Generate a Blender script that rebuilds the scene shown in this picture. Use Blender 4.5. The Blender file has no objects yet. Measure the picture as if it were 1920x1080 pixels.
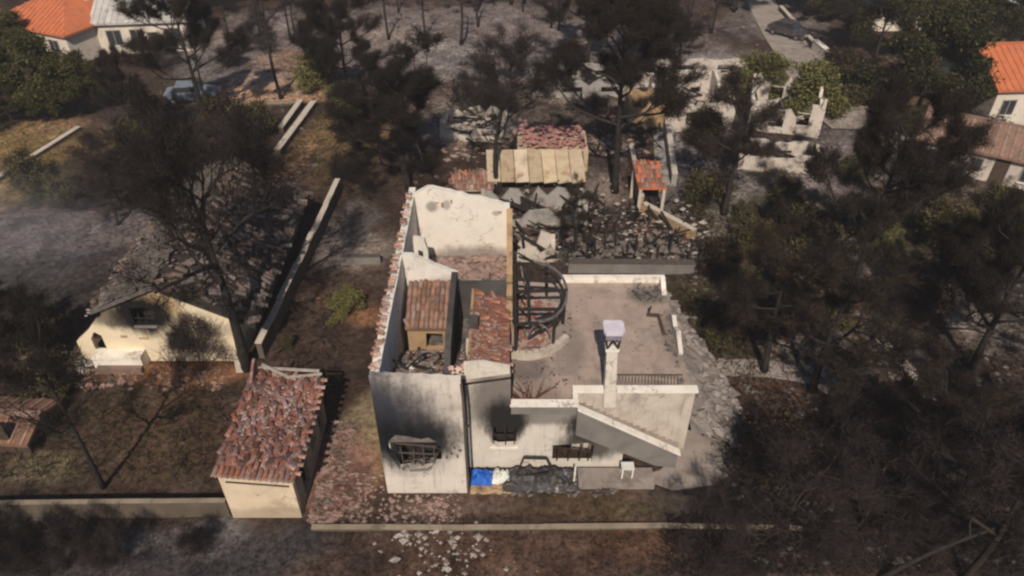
import bpy, bmesh, math, random
import numpy as np
from mathutils import Vector, Matrix, noise
from mathutils.geometry import delaunay_2d_cdt

S = bpy.context.scene
COL = S.collection
PI = math.pi

# ------------------------------------------------------------------ camera, sky, sun, exposure
CAM_H = 27.0
PITCH = math.radians(38)
FPX = 1400.0
cam_d = bpy.data.cameras.new('camera')
cam = bpy.data.objects.new('camera', cam_d)
COL.objects.link(cam)
cam.location = (0, 0, CAM_H)
cam.rotation_euler = (PI / 2 - PITCH, 0, 0)
cam_d.sensor_width = 36
cam_d.lens = 36 * FPX / 1920
cam_d.clip_start = 0.1
cam_d.clip_end = 2000
S.camera = cam

SUN_EL = math.radians(45)
SUN_DIR = Vector((-0.05, -0.80, 0)).normalized()          # horizontal direction towards the sun
world = bpy.data.worlds.new('World')
S.world = world
world.use_nodes = True
wn = world.node_tree
wn.nodes.clear()
sky = wn.nodes.new('ShaderNodeTexSky')
sky.sky_type = 'NISHITA'
sky.sun_disc = False
sky.sun_elevation = SUN_EL
sky.sun_rotation = math.atan2(SUN_DIR.x, SUN_DIR.y)
bg = wn.nodes.new('ShaderNodeBackground')
bg.inputs['Strength'].default_value = 0.06
wo = wn.nodes.new('ShaderNodeOutputWorld')
wn.links.new(sky.outputs[0], bg.inputs[0])
wn.links.new(bg.outputs[0], wo.inputs[0])

sun_d = bpy.data.lights.new('sun', 'SUN')
sun_d.energy = 4.5
sun_d.angle = math.radians(0.6)
sun_d.color = (1.0, 0.895, 0.765)
sun = bpy.data.objects.new('sun', sun_d)
COL.objects.link(sun)
sd = Vector((SUN_DIR.x * math.cos(SUN_EL), SUN_DIR.y * math.cos(SUN_EL), math.sin(SUN_EL)))
sun.rotation_euler = sd.to_track_quat('Z', 'Y').to_euler()
sun.location = (-30, -30, 60)

S.view_settings.view_transform = 'Standard'
S.view_settings.look = 'None'
S.view_settings.exposure = 0.0
S.view_settings.gamma = 1
S.view_settings.use_curve_mapping = False
S.cycles.filter_width = 2.4            # the photograph comes from a soft lens
S.cycles.max_bounces = 6
S.cycles.use_denoising = True

# ------------------------------------------------------------------ helpers
def at(px, py, z=0.0):
    """real point at height z seen at that place of the photograph (used to read the site plan off the photo)"""
    u = (px - 960) / FPX
    v = (540 - py) / FPX
    dy = math.cos(PITCH) + v * math.sin(PITCH)
    dz = -math.sin(PITCH) + v * math.cos(PITCH)
    t = (z - CAM_H) / dz
    return Vector((u * t, dy * t, z))

def height_at(py, y):
    v = (540 - py) / FPX
    dy = math.cos(PITCH) + v * math.sin(PITCH)
    dz = -math.sin(PITCH) + v * math.cos(PITCH)
    return CAM_H + dz * y / dy

def depth_of(p):
    return p[1] * math.cos(PITCH) - (p[2] - CAM_H) * math.sin(PITCH)

class MB:
    def __init__(s):
        s.v = []; s.f = []; s.m = []
    def add(s, vs, fs, mi=0):
        b = len(s.v)
        s.v += [tuple(x) for x in vs]
        for f in fs:
            s.f.append(tuple(b + i for i in f)); s.m.append(mi)
    def box(s, x0, x1, y0, y1, z0, z1, mi=0, M=None):
        vs = [Vector((x, y, z)) for z in (z0, z1) for y in (y0, y1) for x in (x0, x1)]
        if M is not None: vs = [M @ p for p in vs]
        s.add(vs, [(0, 2, 3, 1), (4, 5, 7, 6), (0, 1, 5, 4), (2, 6, 7, 3), (0, 4, 6, 2), (1, 3, 7, 5)], mi)
    def bar(s, a, b, w, h=None, mi=0):
        """square bar from a to b"""
        a = Vector(a); b = Vector(b); h = h or w
        d = b - a; L = d.length
        if L < 1e-6: return
        q = d.to_track_quat('X', 'Z').to_matrix().to_4x4()
        M = Matrix.Translation(a) @ q
        s.box(0, L, -w / 2, w / 2, -h / 2, h / 2, mi, M)
    def tube(s, pts, rad, n=6, mi=0, cap=True):
        pts = [Vector(p) for p in pts]
        b = len(s.v); k = len(pts)
        for i, p in enumerate(pts):
            d = (pts[min(i + 1, k - 1)] - pts[max(i - 1, 0)])
            d = d.normalized() if d.length > 1e-9 else Vector((0, 0, 1))
            a = d.orthogonal().normalized(); c = d.cross(a)
            r = rad[i] if isinstance(rad, (list, tuple)) else rad
            for j in range(n):
                t = 2 * PI * j / n
                s.v.append(tuple(p + (a * math.cos(t) + c * math.sin(t)) * r))
        for i in range(k - 1):
            for j in range(n):
                s.f.append((b + i * n + j, b + i * n + (j + 1) % n, b + (i + 1) * n + (j + 1) % n, b + (i + 1) * n + j)); s.m.append(mi)
        if cap:
            s.f.append(tuple(b + j for j in reversed(range(n)))); s.m.append(mi)
            s.f.append(tuple(b + (k - 1) * n + j for j in range(n))); s.m.append(mi)
    def prism(s, loops, fn, t, mi=0):
        """flat polygon with holes in (a, b), placed by fn(a, b, depth), thickness t"""
        flat = [p for l in loops for p in l]
        ed = []; o = 0
        for l in loops:
            ed += [(o + i, o + (i + 1) % len(l)) for i in range(len(l))]; o += len(l)
        vo, _, fo, ov, _, _ = delaunay_2d_cdt([Vector((p[0], p[1])) for p in flat], ed, [], 0, 1e-5)
        def inside(q, l):
            c = False; j = len(l) - 1
            for i in range(len(l)):
                if (l[i][1] > q[1]) != (l[j][1] > q[1]) and q[0] < (l[j][0] - l[i][0]) * (q[1] - l[i][1]) / (l[j][1] - l[i][1]) + l[i][0]: c = not c
                j = i
            return c
        tris = []
        for f in fo:
            if any(not ov[i] for i in f): continue
            q = (sum(vo[i][0] for i in f) / 3, sum(vo[i][1] for i in f) / 3)
            if inside(q, loops[0]) and not any(inside(q, h) for h in loops[1:]): tris.append(tuple(ov[i][0] for i in f))
        b = len(s.v); n = len(flat)
        s.v += [tuple(fn(p[0], p[1], 0.0)) for p in flat] + [tuple(fn(p[0], p[1], t)) for p in flat]
        for tr in tris:
            s.f.append(tuple(b + i for i in tr)); s.m.append(mi)
            s.f.append(tuple(b + n + i for i in reversed(tr))); s.m.append(mi)
        o = 0
        for l in loops:
            m = len(l)
            for i in range(m):
                j = (i + 1) % m
                s.f.append((b + o + i, b + o + j, b + n + o + j, b + n + o + i)); s.m.append(mi)
            o += m
    def quad(s, a, b, c, d, mi=0):
        s.add([a, b, c, d], [(0, 1, 2, 3)], mi)
    def rock(s, c, r, rng, flat=0.7, mi=0):
        vs = []
        for d in ((1,0,0),(-1,0,0),(0,1,0),(0,-1,0),(0,0,1),(0,0,-1)):
            k = r * rng.uniform(.6, 1.2)
            vs.append(Vector((c[0] + d[0]*k + rng.uniform(-.2,.2)*r, c[1] + d[1]*k + rng.uniform(-.2,.2)*r, c[2] + d[2]*k*flat)))
        s.add(vs, [(0,2,4),(2,1,4),(1,3,4),(3,0,4),(2,0,5),(1,2,5),(3,1,5),(0,3,5)], mi)
    def mesh(s, name, mats, smooth=False, fix=True):
        me = bpy.data.meshes.new(name)
        me.from_pydata(s.v, [], s.f)
        for m in (mats if isinstance(mats, (list, tuple)) else [mats]): me.materials.append(m)
        if len(me.materials) > 1: me.polygons.foreach_set('material_index', s.m)
        if fix and len(s.f) < 6000:
            bm = bmesh.new(); bm.from_mesh(me)
            bmesh.ops.recalc_face_normals(bm, faces=bm.faces)
            bm.to_mesh(me); bm.free()
        if smooth: me.polygons.foreach_set('use_smooth', [True] * len(me.polygons))
        me.update()
        return me

def link(name, me, parent=None, loc=(0, 0, 0), rot=(0, 0, 0), scale=(1, 1, 1), **props):
    o = bpy.data.objects.new(name, me)
    COL.objects.link(o)
    o.location = loc; o.rotation_euler = rot; o.scale = scale
    if parent is not None: o.parent = parent
    for k, v in props.items(): o[k] = v
    return o

def part(name, mb, mats, parent, smooth=False, **props):
    """mesh given in world metres, re-based on the parent's origin"""
    if isinstance(parent, bpy.types.Object):
        o = Vector(PLOC[parent.name])
    else:
        o = Vector((0, 0, 0))
    mb.v = [tuple(Vector(p) - o) for p in mb.v]
    ob = link(name, mb.mesh(name, mats, smooth), parent, **props)
    PLOC[ob.name] = tuple(o)
    return ob
PLOC = {}

def thing(name, label, cat, loc=(0, 0, 0), group=None, rot=(0, 0, 0)):
    o = link(name, None, None, loc, rot, label=label, category=cat)
    o.empty_display_size = 0.3
    if group: o['group'] = group
    PLOC[o.name] = tuple(loc)
    return o

def whole(name, mb, mats, label, cat, group=None, loc=None, smooth=False):
    """a thing that is one mesh"""
    if loc is None: loc = (0, 0, 0)
    mb.v = [tuple(Vector(p) - Vector(loc)) for p in mb.v]
    o = link(name, mb.mesh(name, mats, smooth), None, loc, label=label, category=cat)
    if group: o['group'] = group
    return o

def structure(name, mb, mats, smooth=False, **p):
    return link(name, mb.mesh(name, mats, smooth), None, kind='structure', **p)

# ------------------------------------------------------------------ materials
class NT:
    def __init__(s, name):
        s.m = bpy.data.materials.new(name); s.m.use_nodes = True
        s.t = s.m.node_tree; s.t.nodes.clear()
        s.out = s.t.nodes.new('ShaderNodeOutputMaterial')
        s.b = s.t.nodes.new('ShaderNodeBsdfPrincipled')
        s.t.links.new(s.b.outputs[0], s.out.inputs[0])
        s.b.inputs['Specular IOR Level'].default_value = 0.06
    def n(s, kind, **kw):
        nd = s.t.nodes.new('ShaderNode' + kind)
        for k, v in kw.items(): setattr(nd, k, v)
        return nd
    def l(s, a, b): s.t.links.new(a, b)
    def setin(s, sock, v):
        if hasattr(v, 'is_output') or isinstance(v, bpy.types.NodeSocket): s.l(v, sock)
        else: sock.default_value = v
    def math(s, op, a, b=None, clamp=False):
        nd = s.n('Math', operation=op, use_clamp=clamp)
        s.setin(nd.inputs[0], a)
        if b is not None: s.setin(nd.inputs[1], b)
        return nd.outputs[0]
    def mix(s, f, a, b, mode='MIX'):
        nd = s.n('Mix', data_type='RGBA', blend_type=mode)
        s.setin(nd.inputs['Factor'], f)
        A = [i for i in nd.inputs if i.name == 'A' and i.type == 'RGBA'][0]
        B = [i for i in nd.inputs if i.name == 'B' and i.type == 'RGBA'][0]
        s.setin(A, a if not isinstance(a, tuple) else (*a[:3], 1))
        s.setin(B, b if not isinstance(b, tuple) else (*b[:3], 1))
        return [o for o in nd.outputs if o.type == 'RGBA'][0]
    def noise(s, vec, scale, detail=5, rough=.6, dist=0):
        nd = s.n('TexNoise'); nd.inputs['Scale'].default_value = scale
        nd.inputs['Detail'].default_value = detail; nd.inputs['Roughness'].default_value = rough
        nd.inputs['Distortion'].default_value = dist
        s.l(vec, nd.inputs['Vector']); return nd.outputs['Fac']
    def step(s, v, lo, hi):
        nd = s.n('MapRange', interpolation_type='SMOOTHSTEP')
        s.setin(nd.inputs['Value'], v); nd.inputs['From Min'].default_value = lo; nd.inputs['From Max'].default_value = hi
        return nd.outputs[0]

def mat(name, c1, c2=None, scale=2.0, rough=.92, bump=.25, bscale=None, soot=(), dirt=None, dscale=.6, dlo=.5, dhi=.68, rnd=0, metal=0, streak=None, shi=.5, spots=None):
    """two-tone weathered surface; soot = list of (centre, radii, colour, strength) stains at fixed places on the wall"""
    k = NT(name)
    g = k.n('NewGeometry').outputs['Position']
    tc = k.n('TexCoord').outputs['Object']
    c2 = c2 or tuple(x * .75 for x in c1)
    f = k.noise(tc, scale, 6, .65)
    f = k.step(f, .32, .68)
    col = k.mix(f, c1, c2)
    if dirt:
        d = k.step(k.noise(tc, dscale, 7, .7, .3), dlo, dhi)
        col = k.mix(d, col, dirt)
    if streak:
        mp = k.n('Mapping'); mp.inputs['Scale'].default_value = (4, 4, .35); k.l(tc, mp.inputs[0])
        d = k.step(k.noise(mp.outputs[0], 1.5, 5, .6), .52, .75)
        col = k.mix(k.math('MULTIPLY', d, .7), col, streak)
    if spots:
        d = k.step(k.noise(tc, 5.5, 5, .75, .4), .64, .70)
        col = k.mix(k.math('MULTIPLY', d, .75), col, spots)
        vo = k.n('TexVoronoi', feature='DISTANCE_TO_EDGE'); vo.inputs['Scale'].default_value = .9
        wv = k.n('VectorMath', operation='ADD'); k.l(tc, wv.inputs[0]); nv = k.n('TexNoise'); nv.inputs['Scale'].default_value = 2.5; k.l(tc, nv.inputs['Vector']); k.l(nv.outputs['Color'], wv.inputs[1]); k.l(wv.outputs[0], vo.inputs['Vector'])
        cr = k.math('MULTIPLY', k.math('SUBTRACT', 1.0, k.step(vo.outputs['Distance'], .0, .03)), k.step(k.noise(tc, .7, 3, .5), .5, .6))
        col = k.mix(k.math('MULTIPLY', cr, .7), col, tuple(x * .6 for x in spots))
    if rnd:
        oi = k.n('ObjectInfo').outputs['Random']
        hs = k.n('HueSaturation')
        hs.inputs['Hue'].default_value = .5
        r2 = k.math('FRACT', k.math('MULTIPLY', oi, 7.31))
        k.l(k.math('ADD', k.math('MULTIPLY', oi, 2 * rnd), 1 - rnd), hs.inputs['Value'])
        k.l(k.math('ADD', k.math('MULTIPLY', r2, 1.2 * rnd), 1 - .8 * rnd), hs.inputs['Saturation'])
        k.l(col, hs.inputs['Color']); col = hs.outputs[0]
    if soot:
        sm = k.n('Mapping'); sm.inputs['Scale'].default_value = (1.5, 1.5, .45); k.l(g, sm.inputs[0])
        nz = k.math('ADD', k.math('MULTIPLY', k.math('SUBTRACT', k.noise(sm.outputs[0], 1.3, 6, .65), .5), .75), k.math('MULTIPLY', k.math('SUBTRACT', k.noise(g, 6, 4, .7), .5), .25))
        for (c, r, sc, st) in soot:
            v1 = k.n('VectorMath', operation='SUBTRACT'); k.l(g, v1.inputs[0]); v1.inputs[1].default_value = c
            v2 = k.n('VectorMath', operation='DIVIDE'); k.l(v1.outputs[0], v2.inputs[0]); v2.inputs[1].default_value = r
            ln = k.n('VectorMath', operation='LENGTH'); k.l(v2.outputs[0], ln.inputs[0])
            m = k.math('SUBTRACT', 1.0, k.math('ADD', ln.outputs['Value'], nz))
            m = k.math('MULTIPLY', k.step(m, -.1, shi), st)
            col = k.mix(m, col, sc)
    k.l(col, k.b.inputs['Base Color'])
    k.b.inputs['Roughness'].default_value = rough
    if rough < .75: k.b.inputs['Specular IOR Level'].default_value = .4
    k.b.inputs['Metallic'].default_value = metal
    if bump:
        bp = k.n('Bump'); bp.inputs['Strength'].default_value = bump; bp.inputs['Distance'].default_value = .05
        k.l(k.noise(tc, bscale or scale * 4, 6, .7), bp.inputs['Height'])
        k.l(bp.outputs[0], k.b.inputs['Normal'])
    return k.m

def leafmat(name, c1, c2, c3, nscale=.5, trans=0.0):
    """each leaf or twig its own tone, drifting from clump to clump"""
    k = NT(name)
    g = k.n('NewGeometry')
    f = k.step(k.noise(g.outputs['Position'], nscale, 3, .6), .35, .65)
    col = k.mix(f, c1, c2)
    r = g.outputs['Random Per Island']
    col = k.mix(k.step(r, .45, 1.0), col, c3)
    k.l(col, k.b.inputs['Base Color'])
    k.b.inputs['Roughness'].default_value = .8
    return k.m

SOOT = (.028, .026, .027)
M = {}
M['plaster'] = mat('weathered_plaster', (.66, .60, .52), (.57, .52, .45), 1.3, spots=(.30, .25, .21), dirt=(.33, .28, .23), dscale=.9, dlo=.52, dhi=.76, bump=.15, streak=(.34, .29, .25))
M['tower'] = mat('sooty_plaster', (.66, .59, .52), (.57, .51, .45), 1.1, bump=.15, dirt=(.34, .285, .24), dscale=.8, dlo=.52, dhi=.78, streak=(.34, .29, .25), shi=.8, spots=(.30, .26, .22),
    soot=[((-4.4, 20.1, 4.8), (2.7, 3, 2.6), (.22, .19, .18), .8), ((-5.6, 20.1, 5.4), (2.6, 3, 3.6), (.06, .06, .068), 1.0), ((-4.4, 20.1, 2.6), (2.3, 3, 1.7), (.10, .10, .095), .9),
          ((-5.2, 20.1, 4.2), (3.0, 3, 2.6), (.03, .032, .040), 1.0), ((-3.6, 20.1, 3.5), (2.1, 3, 1.7), (.04, .036, .036), .95), ((-4.4, 20.1, 3.4), (2.6, 3, 1.8), (.009, .010, .013), 1.0)])
M['front'] = mat('sooty_front_plaster', (.62, .565, .49), (.54, .49, .43), 1.1, bump=.15, spots=(.30, .25, .21), dirt=(.34, .30, .26), dscale=.7, dlo=.6, dhi=.85, streak=(.36, .32, .28),
    soot=[((-.5, 21.5, 4.2), (1.8, 2, 2.2), (.14, .12, .11), .9), ((1.2, 21.5, 3.3), (3.4, 2, .6), (.17, .15, .135), .85), ((-.3, 21.5, 3.1), (1.15, 2, 1.6), (.022, .02, .019), 1.0),
          ((3.4, 21.5, 2.6), (1.5, 2, 1.2), (.03, .027, .026), 1.0), ((3.4, 21.5, 1.5), (1.7, 2, 1.2), (.035, .03, .028), .9)])
M['inner'] = mat('inner_plaster', (.72, .67, .60), (.62, .58, .52), 1.0, bump=.2, spots=(.30, .25, .21), dirt=(.33, .30, .26), dscale=.8, dlo=.52, dhi=.75,
    soot=[((-3.2, 28, 4.6), (1.6, 4, 1.3), (.10, .09, .085), .7), ((-2.2, 33, 3.6), (2.6, 2.4, 1.2), (.13, .11, .10), .85), ((-4.7, 21, 4), (1.4, 1.6, 1.4), (.22, .19, .17), .6)])
M['backwall'] = mat('scorched_white_plaster', (.74, .68, .60), (.67, .61, .54), 1.2, bump=.2, spots=(.30, .25, .21), dirt=(.50, .43, .36), dscale=.9, dlo=.6, dhi=.82,
    soot=[((-2.2, 33, 3.0), (3.0, 2.4, 1.0), (.20, .16, .14), .8), ((-4.2, 33, 6.3), (.4, 2, .4), (.16, .14, .12), .7), ((-3.4, 33, 6.4), (.25, 2, .4), (.2, .17, .15), .6), ((-.8, 33, 5.9), (.3, 2, .2), (.25, .2, .17), .6)])
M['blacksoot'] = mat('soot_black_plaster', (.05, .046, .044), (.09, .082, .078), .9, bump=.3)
M['coping'] = mat('white_coping', (.80, .74, .66), (.70, .64, .56), 2, bump=.1, spots=(.30, .25, .21), dirt=(.36, .30, .25), dscale=1.4, dlo=.52, dhi=.74)
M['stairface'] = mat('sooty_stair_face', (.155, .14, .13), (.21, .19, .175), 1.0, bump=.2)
M['stairwall'] = mat('streaked_plaster', (.54, .475, .41), (.44, .38, .325), 1.4, bump=.15, streak=(.20, .165, .145), spots=(.30, .25, .21), dirt=(.32, .27, .24), dscale=.8, dlo=.52, dhi=.75)
M['terrace'] = mat('terrace_paving', (.405, .312, .262), (.345, .268, .226), 1.2, bump=.15, bscale=9, dirt=(.245, .20, .175), dscale=.6, dlo=.45, dhi=.7, spots=(.20, .165, .145),
    soot=[((6.9, 29.6, 3.4), (1.3, .9, 3), (.14, .13, .12), .85), ((.5, 24.4, 3.4), (1.5, 1.2, 3), (.13, .11, .10), .75), ((2.6, 25.8, 3.4), (1.0, 2.4, 3), (.21, .175, .155), .7),
          ((1.0, 22.6, 3.4), (1.3, 1.2, 3), (.20, .15, .13), .6), ((7.8, 26.5, 3.4), (.9, 2.5, 3), (.17, .14, .125), .7)])
def joints(m, sc, w, h, dark=.75):
    t = m.node_tree; b = [n for n in t.nodes if n.type == 'BSDF_PRINCIPLED'][0]; src = b.inputs['Base Color'].links[0].from_socket
    br = t.nodes.new('ShaderNodeTexBrick'); br.inputs['Scale'].default_value = sc; br.inputs['Mortar Size'].default_value = .02; br.inputs['Mortar Smooth'].default_value = .4
    br.inputs['Brick Width'].default_value = w; br.inputs['Row Height'].default_value = h; br.offset = 0; br.inputs['Bias'].default_value = 0
    br.inputs['Color1'].default_value = (1, 1, 1, 1); br.inputs['Color2'].default_value = (.86, .85, .84, 1); br.inputs['Mortar'].default_value = (dark, dark, dark, 1)
    g = t.nodes.new('ShaderNodeNewGeometry'); t.links.new(g.outputs['Position'], br.inputs['Vector'])
    mx = t.nodes.new('ShaderNodeMix'); mx.data_type = 'RGBA'; mx.blend_type = 'MULTIPLY'; mx.inputs['Factor'].default_value = 1
    ab = [i for i in mx.inputs if i.type == 'RGBA']; t.links.new(src, ab[0]); t.links.new(br.outputs['Color'], ab[1])
    t.links.new([o for o in mx.outputs if o.type == 'RGBA'][0], b.inputs['Base Color'])
joints(M['terrace'], 1, .42, .42, .87)
M['concrete'] = mat('concrete', (.34, .32, .29), (.27, .25, .23), 1.5, dirt=(.16, .145, .13), dscale=.8, dlo=.5, dhi=.7)
M['paving'] = mat('ash_dusted_paving', (.31, .265, .235), (.25, .21, .185), 1.1, dirt=(.14, .115, .10), dscale=.6, dlo=.48, dhi=.7)
M['limewall'] = mat('boundary_plaster', (.135, .108, .084), (.10, .082, .064), .9, dirt=(.10, .085, .07), dscale=.5, dlo=.48, dhi=.7, streak=(.10, .085, .07))
M['wallcap'] = mat('boundary_cap', (.29, .235, .175), (.21, .17, .125), 1.5, dirt=(.15, .12, .10), dscale=.6, dlo=.52, dhi=.7)
M['fencecap'] = mat('pale_wall_top', (.52, .45, .38), (.42, .36, .30), 1.5, dirt=(.22, .18, .15), dscale=.9, dlo=.55, dhi=.75)
M['cream'] = mat('cream_gable_plaster', (.74, .62, .44), (.66, .56, .40), .9, spots=(.30, .25, .21), dirt=(.45, .36, .24), dscale=1.1, dlo=.56, dhi=.74,
    soot=[((-17.5, 28.5, 3.8), (1.4, 2, 1.4), (.34, .22, .11), .85), ((-19.6, 28.5, 2.9), (2.0, 2, .8), (.10, .08, .062), .85), ((-18.4, 28.5, 3.1), (1.9, 2, 1.6), (.012, .011, .012), 1.0), ((-16.4, 28.5, 3.0), (.35, 2, .4), (.12, .07, .04), .8), ((-16.5, 28.5, 2.6), (.3, 2, .3), (.14, .08, .05), .8), ((-15.2, 28.5, 2.1), (1.5, 2, .6), (.30, .24, .18), .6)])
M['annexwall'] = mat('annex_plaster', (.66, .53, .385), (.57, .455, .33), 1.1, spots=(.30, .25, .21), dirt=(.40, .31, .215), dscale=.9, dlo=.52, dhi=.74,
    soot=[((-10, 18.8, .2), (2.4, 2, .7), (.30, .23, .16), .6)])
M['annexshade'] = mat('shaded_annex_plaster', (.34, .28, .22), (.25, .21, .17), 1.2, dirt=(.13, .11, .09), dscale=.8, dlo=.48, dhi=.7)  # darker copy of the front plaster, side shade put into the colour
M['tile'] = mat('clay_tile', (.28, .135, .09), (.19, .092, .065), 5, rnd=.40, bump=.25, dirt=(.40, .28, .22), dscale=1.6, dlo=.46, dhi=.66)
M['tilered'] = mat('scorched_red_tile', (.21, .088, .066), (.125, .058, .047), 5, rnd=.55, bump=.25, dirt=(.34, .25, .215), dscale=1.6, dlo=.44, dhi=.64)
M['tilebrown'] = mat('old_brown_tile', (.27, .16, .115), (.20, .115, .085), 5, rnd=.32, bump=.25, dirt=(.15, .10, .075), dscale=1.2, dlo=.45, dhi=.68)
M['tileash'] = mat('ash_covered_tile', (.135, .098, .082), (.078, .058, .05), 4, rnd=.65, bump=.25, dirt=(.25, .205, .175), dscale=1.4, dlo=.54, dhi=.72)
M['tilepink'] = mat('pale_pink_tile', (.42, .25, .20), (.30, .17, .135), 5, rnd=.4, bump=.25, dirt=(.52, .42, .36), dscale=1.6, dlo=.46, dhi=.62)
M['tilebright'] = mat('bright_orange_tile', (.52, .165, .078), (.42, .13, .062), 1.5, rough=.8, bump=.1, dirt=(.30, .125, .075), dscale=.7, dlo=.5, dhi=.75)
M['roofash'] = mat('ashy_roof_debris', (.15, .118, .10), (.09, .07, .062), 1.6, dirt=(.26, .225, .2), dscale=1.1, dlo=.55, dhi=.7)
M['blockash'] = mat('sooty_block', (.15, .125, .112), (.085, .07, .064), 1.2, dirt=(.035, .03, .028), dscale=.9, dlo=.48, dhi=.62)
M['rubble'] = mat('mixed_rubble', (.20, .115, .09), (.29, .21, .18), 1.6, dirt=(.09, .07, .06), dscale=1.3, dlo=.45, dhi=.6)
M['rubblegrey'] = mat('grey_rubble', (.21, .185, .168), (.12, .103, .094), 1.6, dirt=(.06, .052, .05), dscale=1.1, dlo=.45, dhi=.6)
M['rubblepale'] = mat('pale_rubble', (.40, .35, .315), (.27, .23, .205), 2.0, dirt=(.16, .13, .12), dscale=1.6, dlo=.5, dhi=.65)
M['rubblered'] = mat('red_rubble', (.26, .105, .08), (.19, .08, .062), 2.0, dirt=(.36, .24, .21), dscale=2.4, dlo=.55, dhi=.7)
M['rubblepink'] = mat('pink_rubble', (.31, .215, .185), (.22, .15, .128), 2.0, dirt=(.16, .105, .09), dscale=1.2, dlo=.48, dhi=.66)
M['char'] = mat('charred_wood', (.022, .019, .018), (.04, .034, .031), 4, bump=.4)
M['charbrown'] = mat('scorched_bark', (.050, .036, .028), (.028, .022, .019), 4, bump=.4)
M['redwood'] = mat('scorched_red_vine', (.11, .045, .032), (.07, .03, .024), 4)
M['timber'] = mat('pale_timber', (.40, .36, .31), (.28, .245, .21), 5, bump=.2)
M['iron'] = mat('burnt_iron', (.085, .075, .07), (.12, .09, .07), 6, rough=.7, metal=.3, bump=.1)
M['ironlight'] = mat('ashy_steel', (.20, .185, .18), (.10, .09, .088), 4, rough=.6, metal=.3, bump=.1)
M['dark'] = mat('interior_shade', (.02, .018, .017), (.035, .03, .028), 2)  # near-black, stands in for the shade inside rooms and sheds
M['blue'] = mat('blue_sheet', (.02, .12, .50), (.016, .095, .40), 3, rough=.5, bump=.3)
M['whitesheet'] = mat('white_sheet', (.66, .66, .62), (.52, .52, .47), 3, rough=.6, bump=.3)
M['cap'] = mat('pale_cap', (.62, .57, .62), (.52, .47, .53), 3, bump=.1)
M['capdark'] = mat('mauve_cap_side', (.26, .22, .27), (.19, .16, .20), 3, bump=.1)
M['sheet'] = mat('old_cream_sheet', (.52, .42, .30), (.42, .33, .23), 1.6, dirt=(.26, .15, .085), dscale=.9, dlo=.5, dhi=.7, rnd=.25)
M['cloth'] = mat('pink_tile_rubble', (.50, .19, .17), (.40, .13, .10), 2.2, rnd=.3, dirt=(.50, .36, .33), dscale=2, dlo=.55, dhi=.7)
M['whitewall'] = mat('pale_house_wall', (.66, .59, .50), (.58, .51, .43), 1.0, dirt=(.34, .28, .23), dscale=.6, dlo=.52, dhi=.74)
M['ruinwall'] = mat('burnt_white_wall', (.58, .51, .445), (.46, .40, .345), .9, dirt=(.085, .07, .06), dscale=.7, dlo=.51, dhi=.64)
M['glass'] = mat('window_glass', (.03, .035, .04), (.04, .045, .05), 1, rough=.15, bump=0)
M['frame'] = mat('window_frame', (.30, .27, .24), (.24, .21, .19), 3)
M['greyroof'] = mat('pale_grey_roof', (.52, .49, .46), (.38, .355, .33), .8, dirt=(.22, .19, .175), dscale=.9, dlo=.5, dhi=.68)
M['carpaint'] = mat('pale_blue_car_paint', (.20, .225, .26), (.13, .15, .18), 2, rough=.35, bump=0)
M['cardark'] = mat('burnt_car_body', (.028, .025, .025), (.07, .064, .064), 2.6, rough=.7, bump=.4, dirt=(.30, .27, .275), dscale=1.8, dlo=.56, dhi=.66)
M['tyre'] = mat('tyre_rubber', (.02, .02, .02), (.03, .03, .03), 3)
M['rail'] = mat('dark_railing', (.07, .055, .05), (.10, .08, .07), 5, rough=.6, bump=.1)
M['rockface'] = mat('ash_grey_stone', (.245, .21, .19), (.17, .145, .13), 1.2, dirt=(.06, .05, .046), dscale=.8, dlo=.54, dhi=.68, rnd=.35)
M['ochre'] = mat('ochre_plaster', (.40, .27, .155), (.32, .215, .125), 1.4, dirt=(.14, .095, .065), dscale=1.0, dlo=.52, dhi=.7)
M['woodbrown'] = mat('brown_boards', (.085, .06, .045), (.06, .043, .034), 3)
# foliage
M['twig'] = leafmat('charred_twigs', (.009, .0075, .007), (.018, .0145, .0135), (.036, .028, .025), .4)
M['twigpurple'] = leafmat('ashen_twigs', (.015, .012, .012), (.028, .021, .0205), (.055, .041, .038), .4)
M['needledark'] = leafmat('scorched_needles', (.008, .007, .006), (.016, .013, .010), (.036, .026, .018), .6)
M['needlebrown'] = leafmat('brown_needles', (.040, .027, .018), (.026, .020, .015), (.075, .05, .03), .6)
M['needlegreen'] = leafmat('pine_needles', (.058, .056, .018), (.034, .036, .012), (.115, .100, .036), .7)
M['needledeep'] = leafmat('deep_green_needles', (.026, .026, .013), (.016, .017, .009), (.055, .048, .022), .7)
M['olive'] = leafmat('olive_leaves', (.120, .112, .040), (.080, .078, .028), (.19, .17, .065), .9)
M['shrubgreen'] = leafmat('low_shrub_leaves', (.072, .063, .028), (.050, .043, .023), (.12, .10, .048), .6)

# ------------------------------------------------------------------ ground: one sheet, soil / ash / dry grass as the site has them
def axis(lo, hi, st, far):
    a = list(np.arange(lo, hi + 1e-6, st))
    s, x = st, hi
    while x < far[1]: s *= 1.35; x += s; a.append(x)
    s, x = st, lo
    while x > far[0]: s *= 1.35; x -= s; a.insert(0, x)
    return np.array(a)

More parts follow.
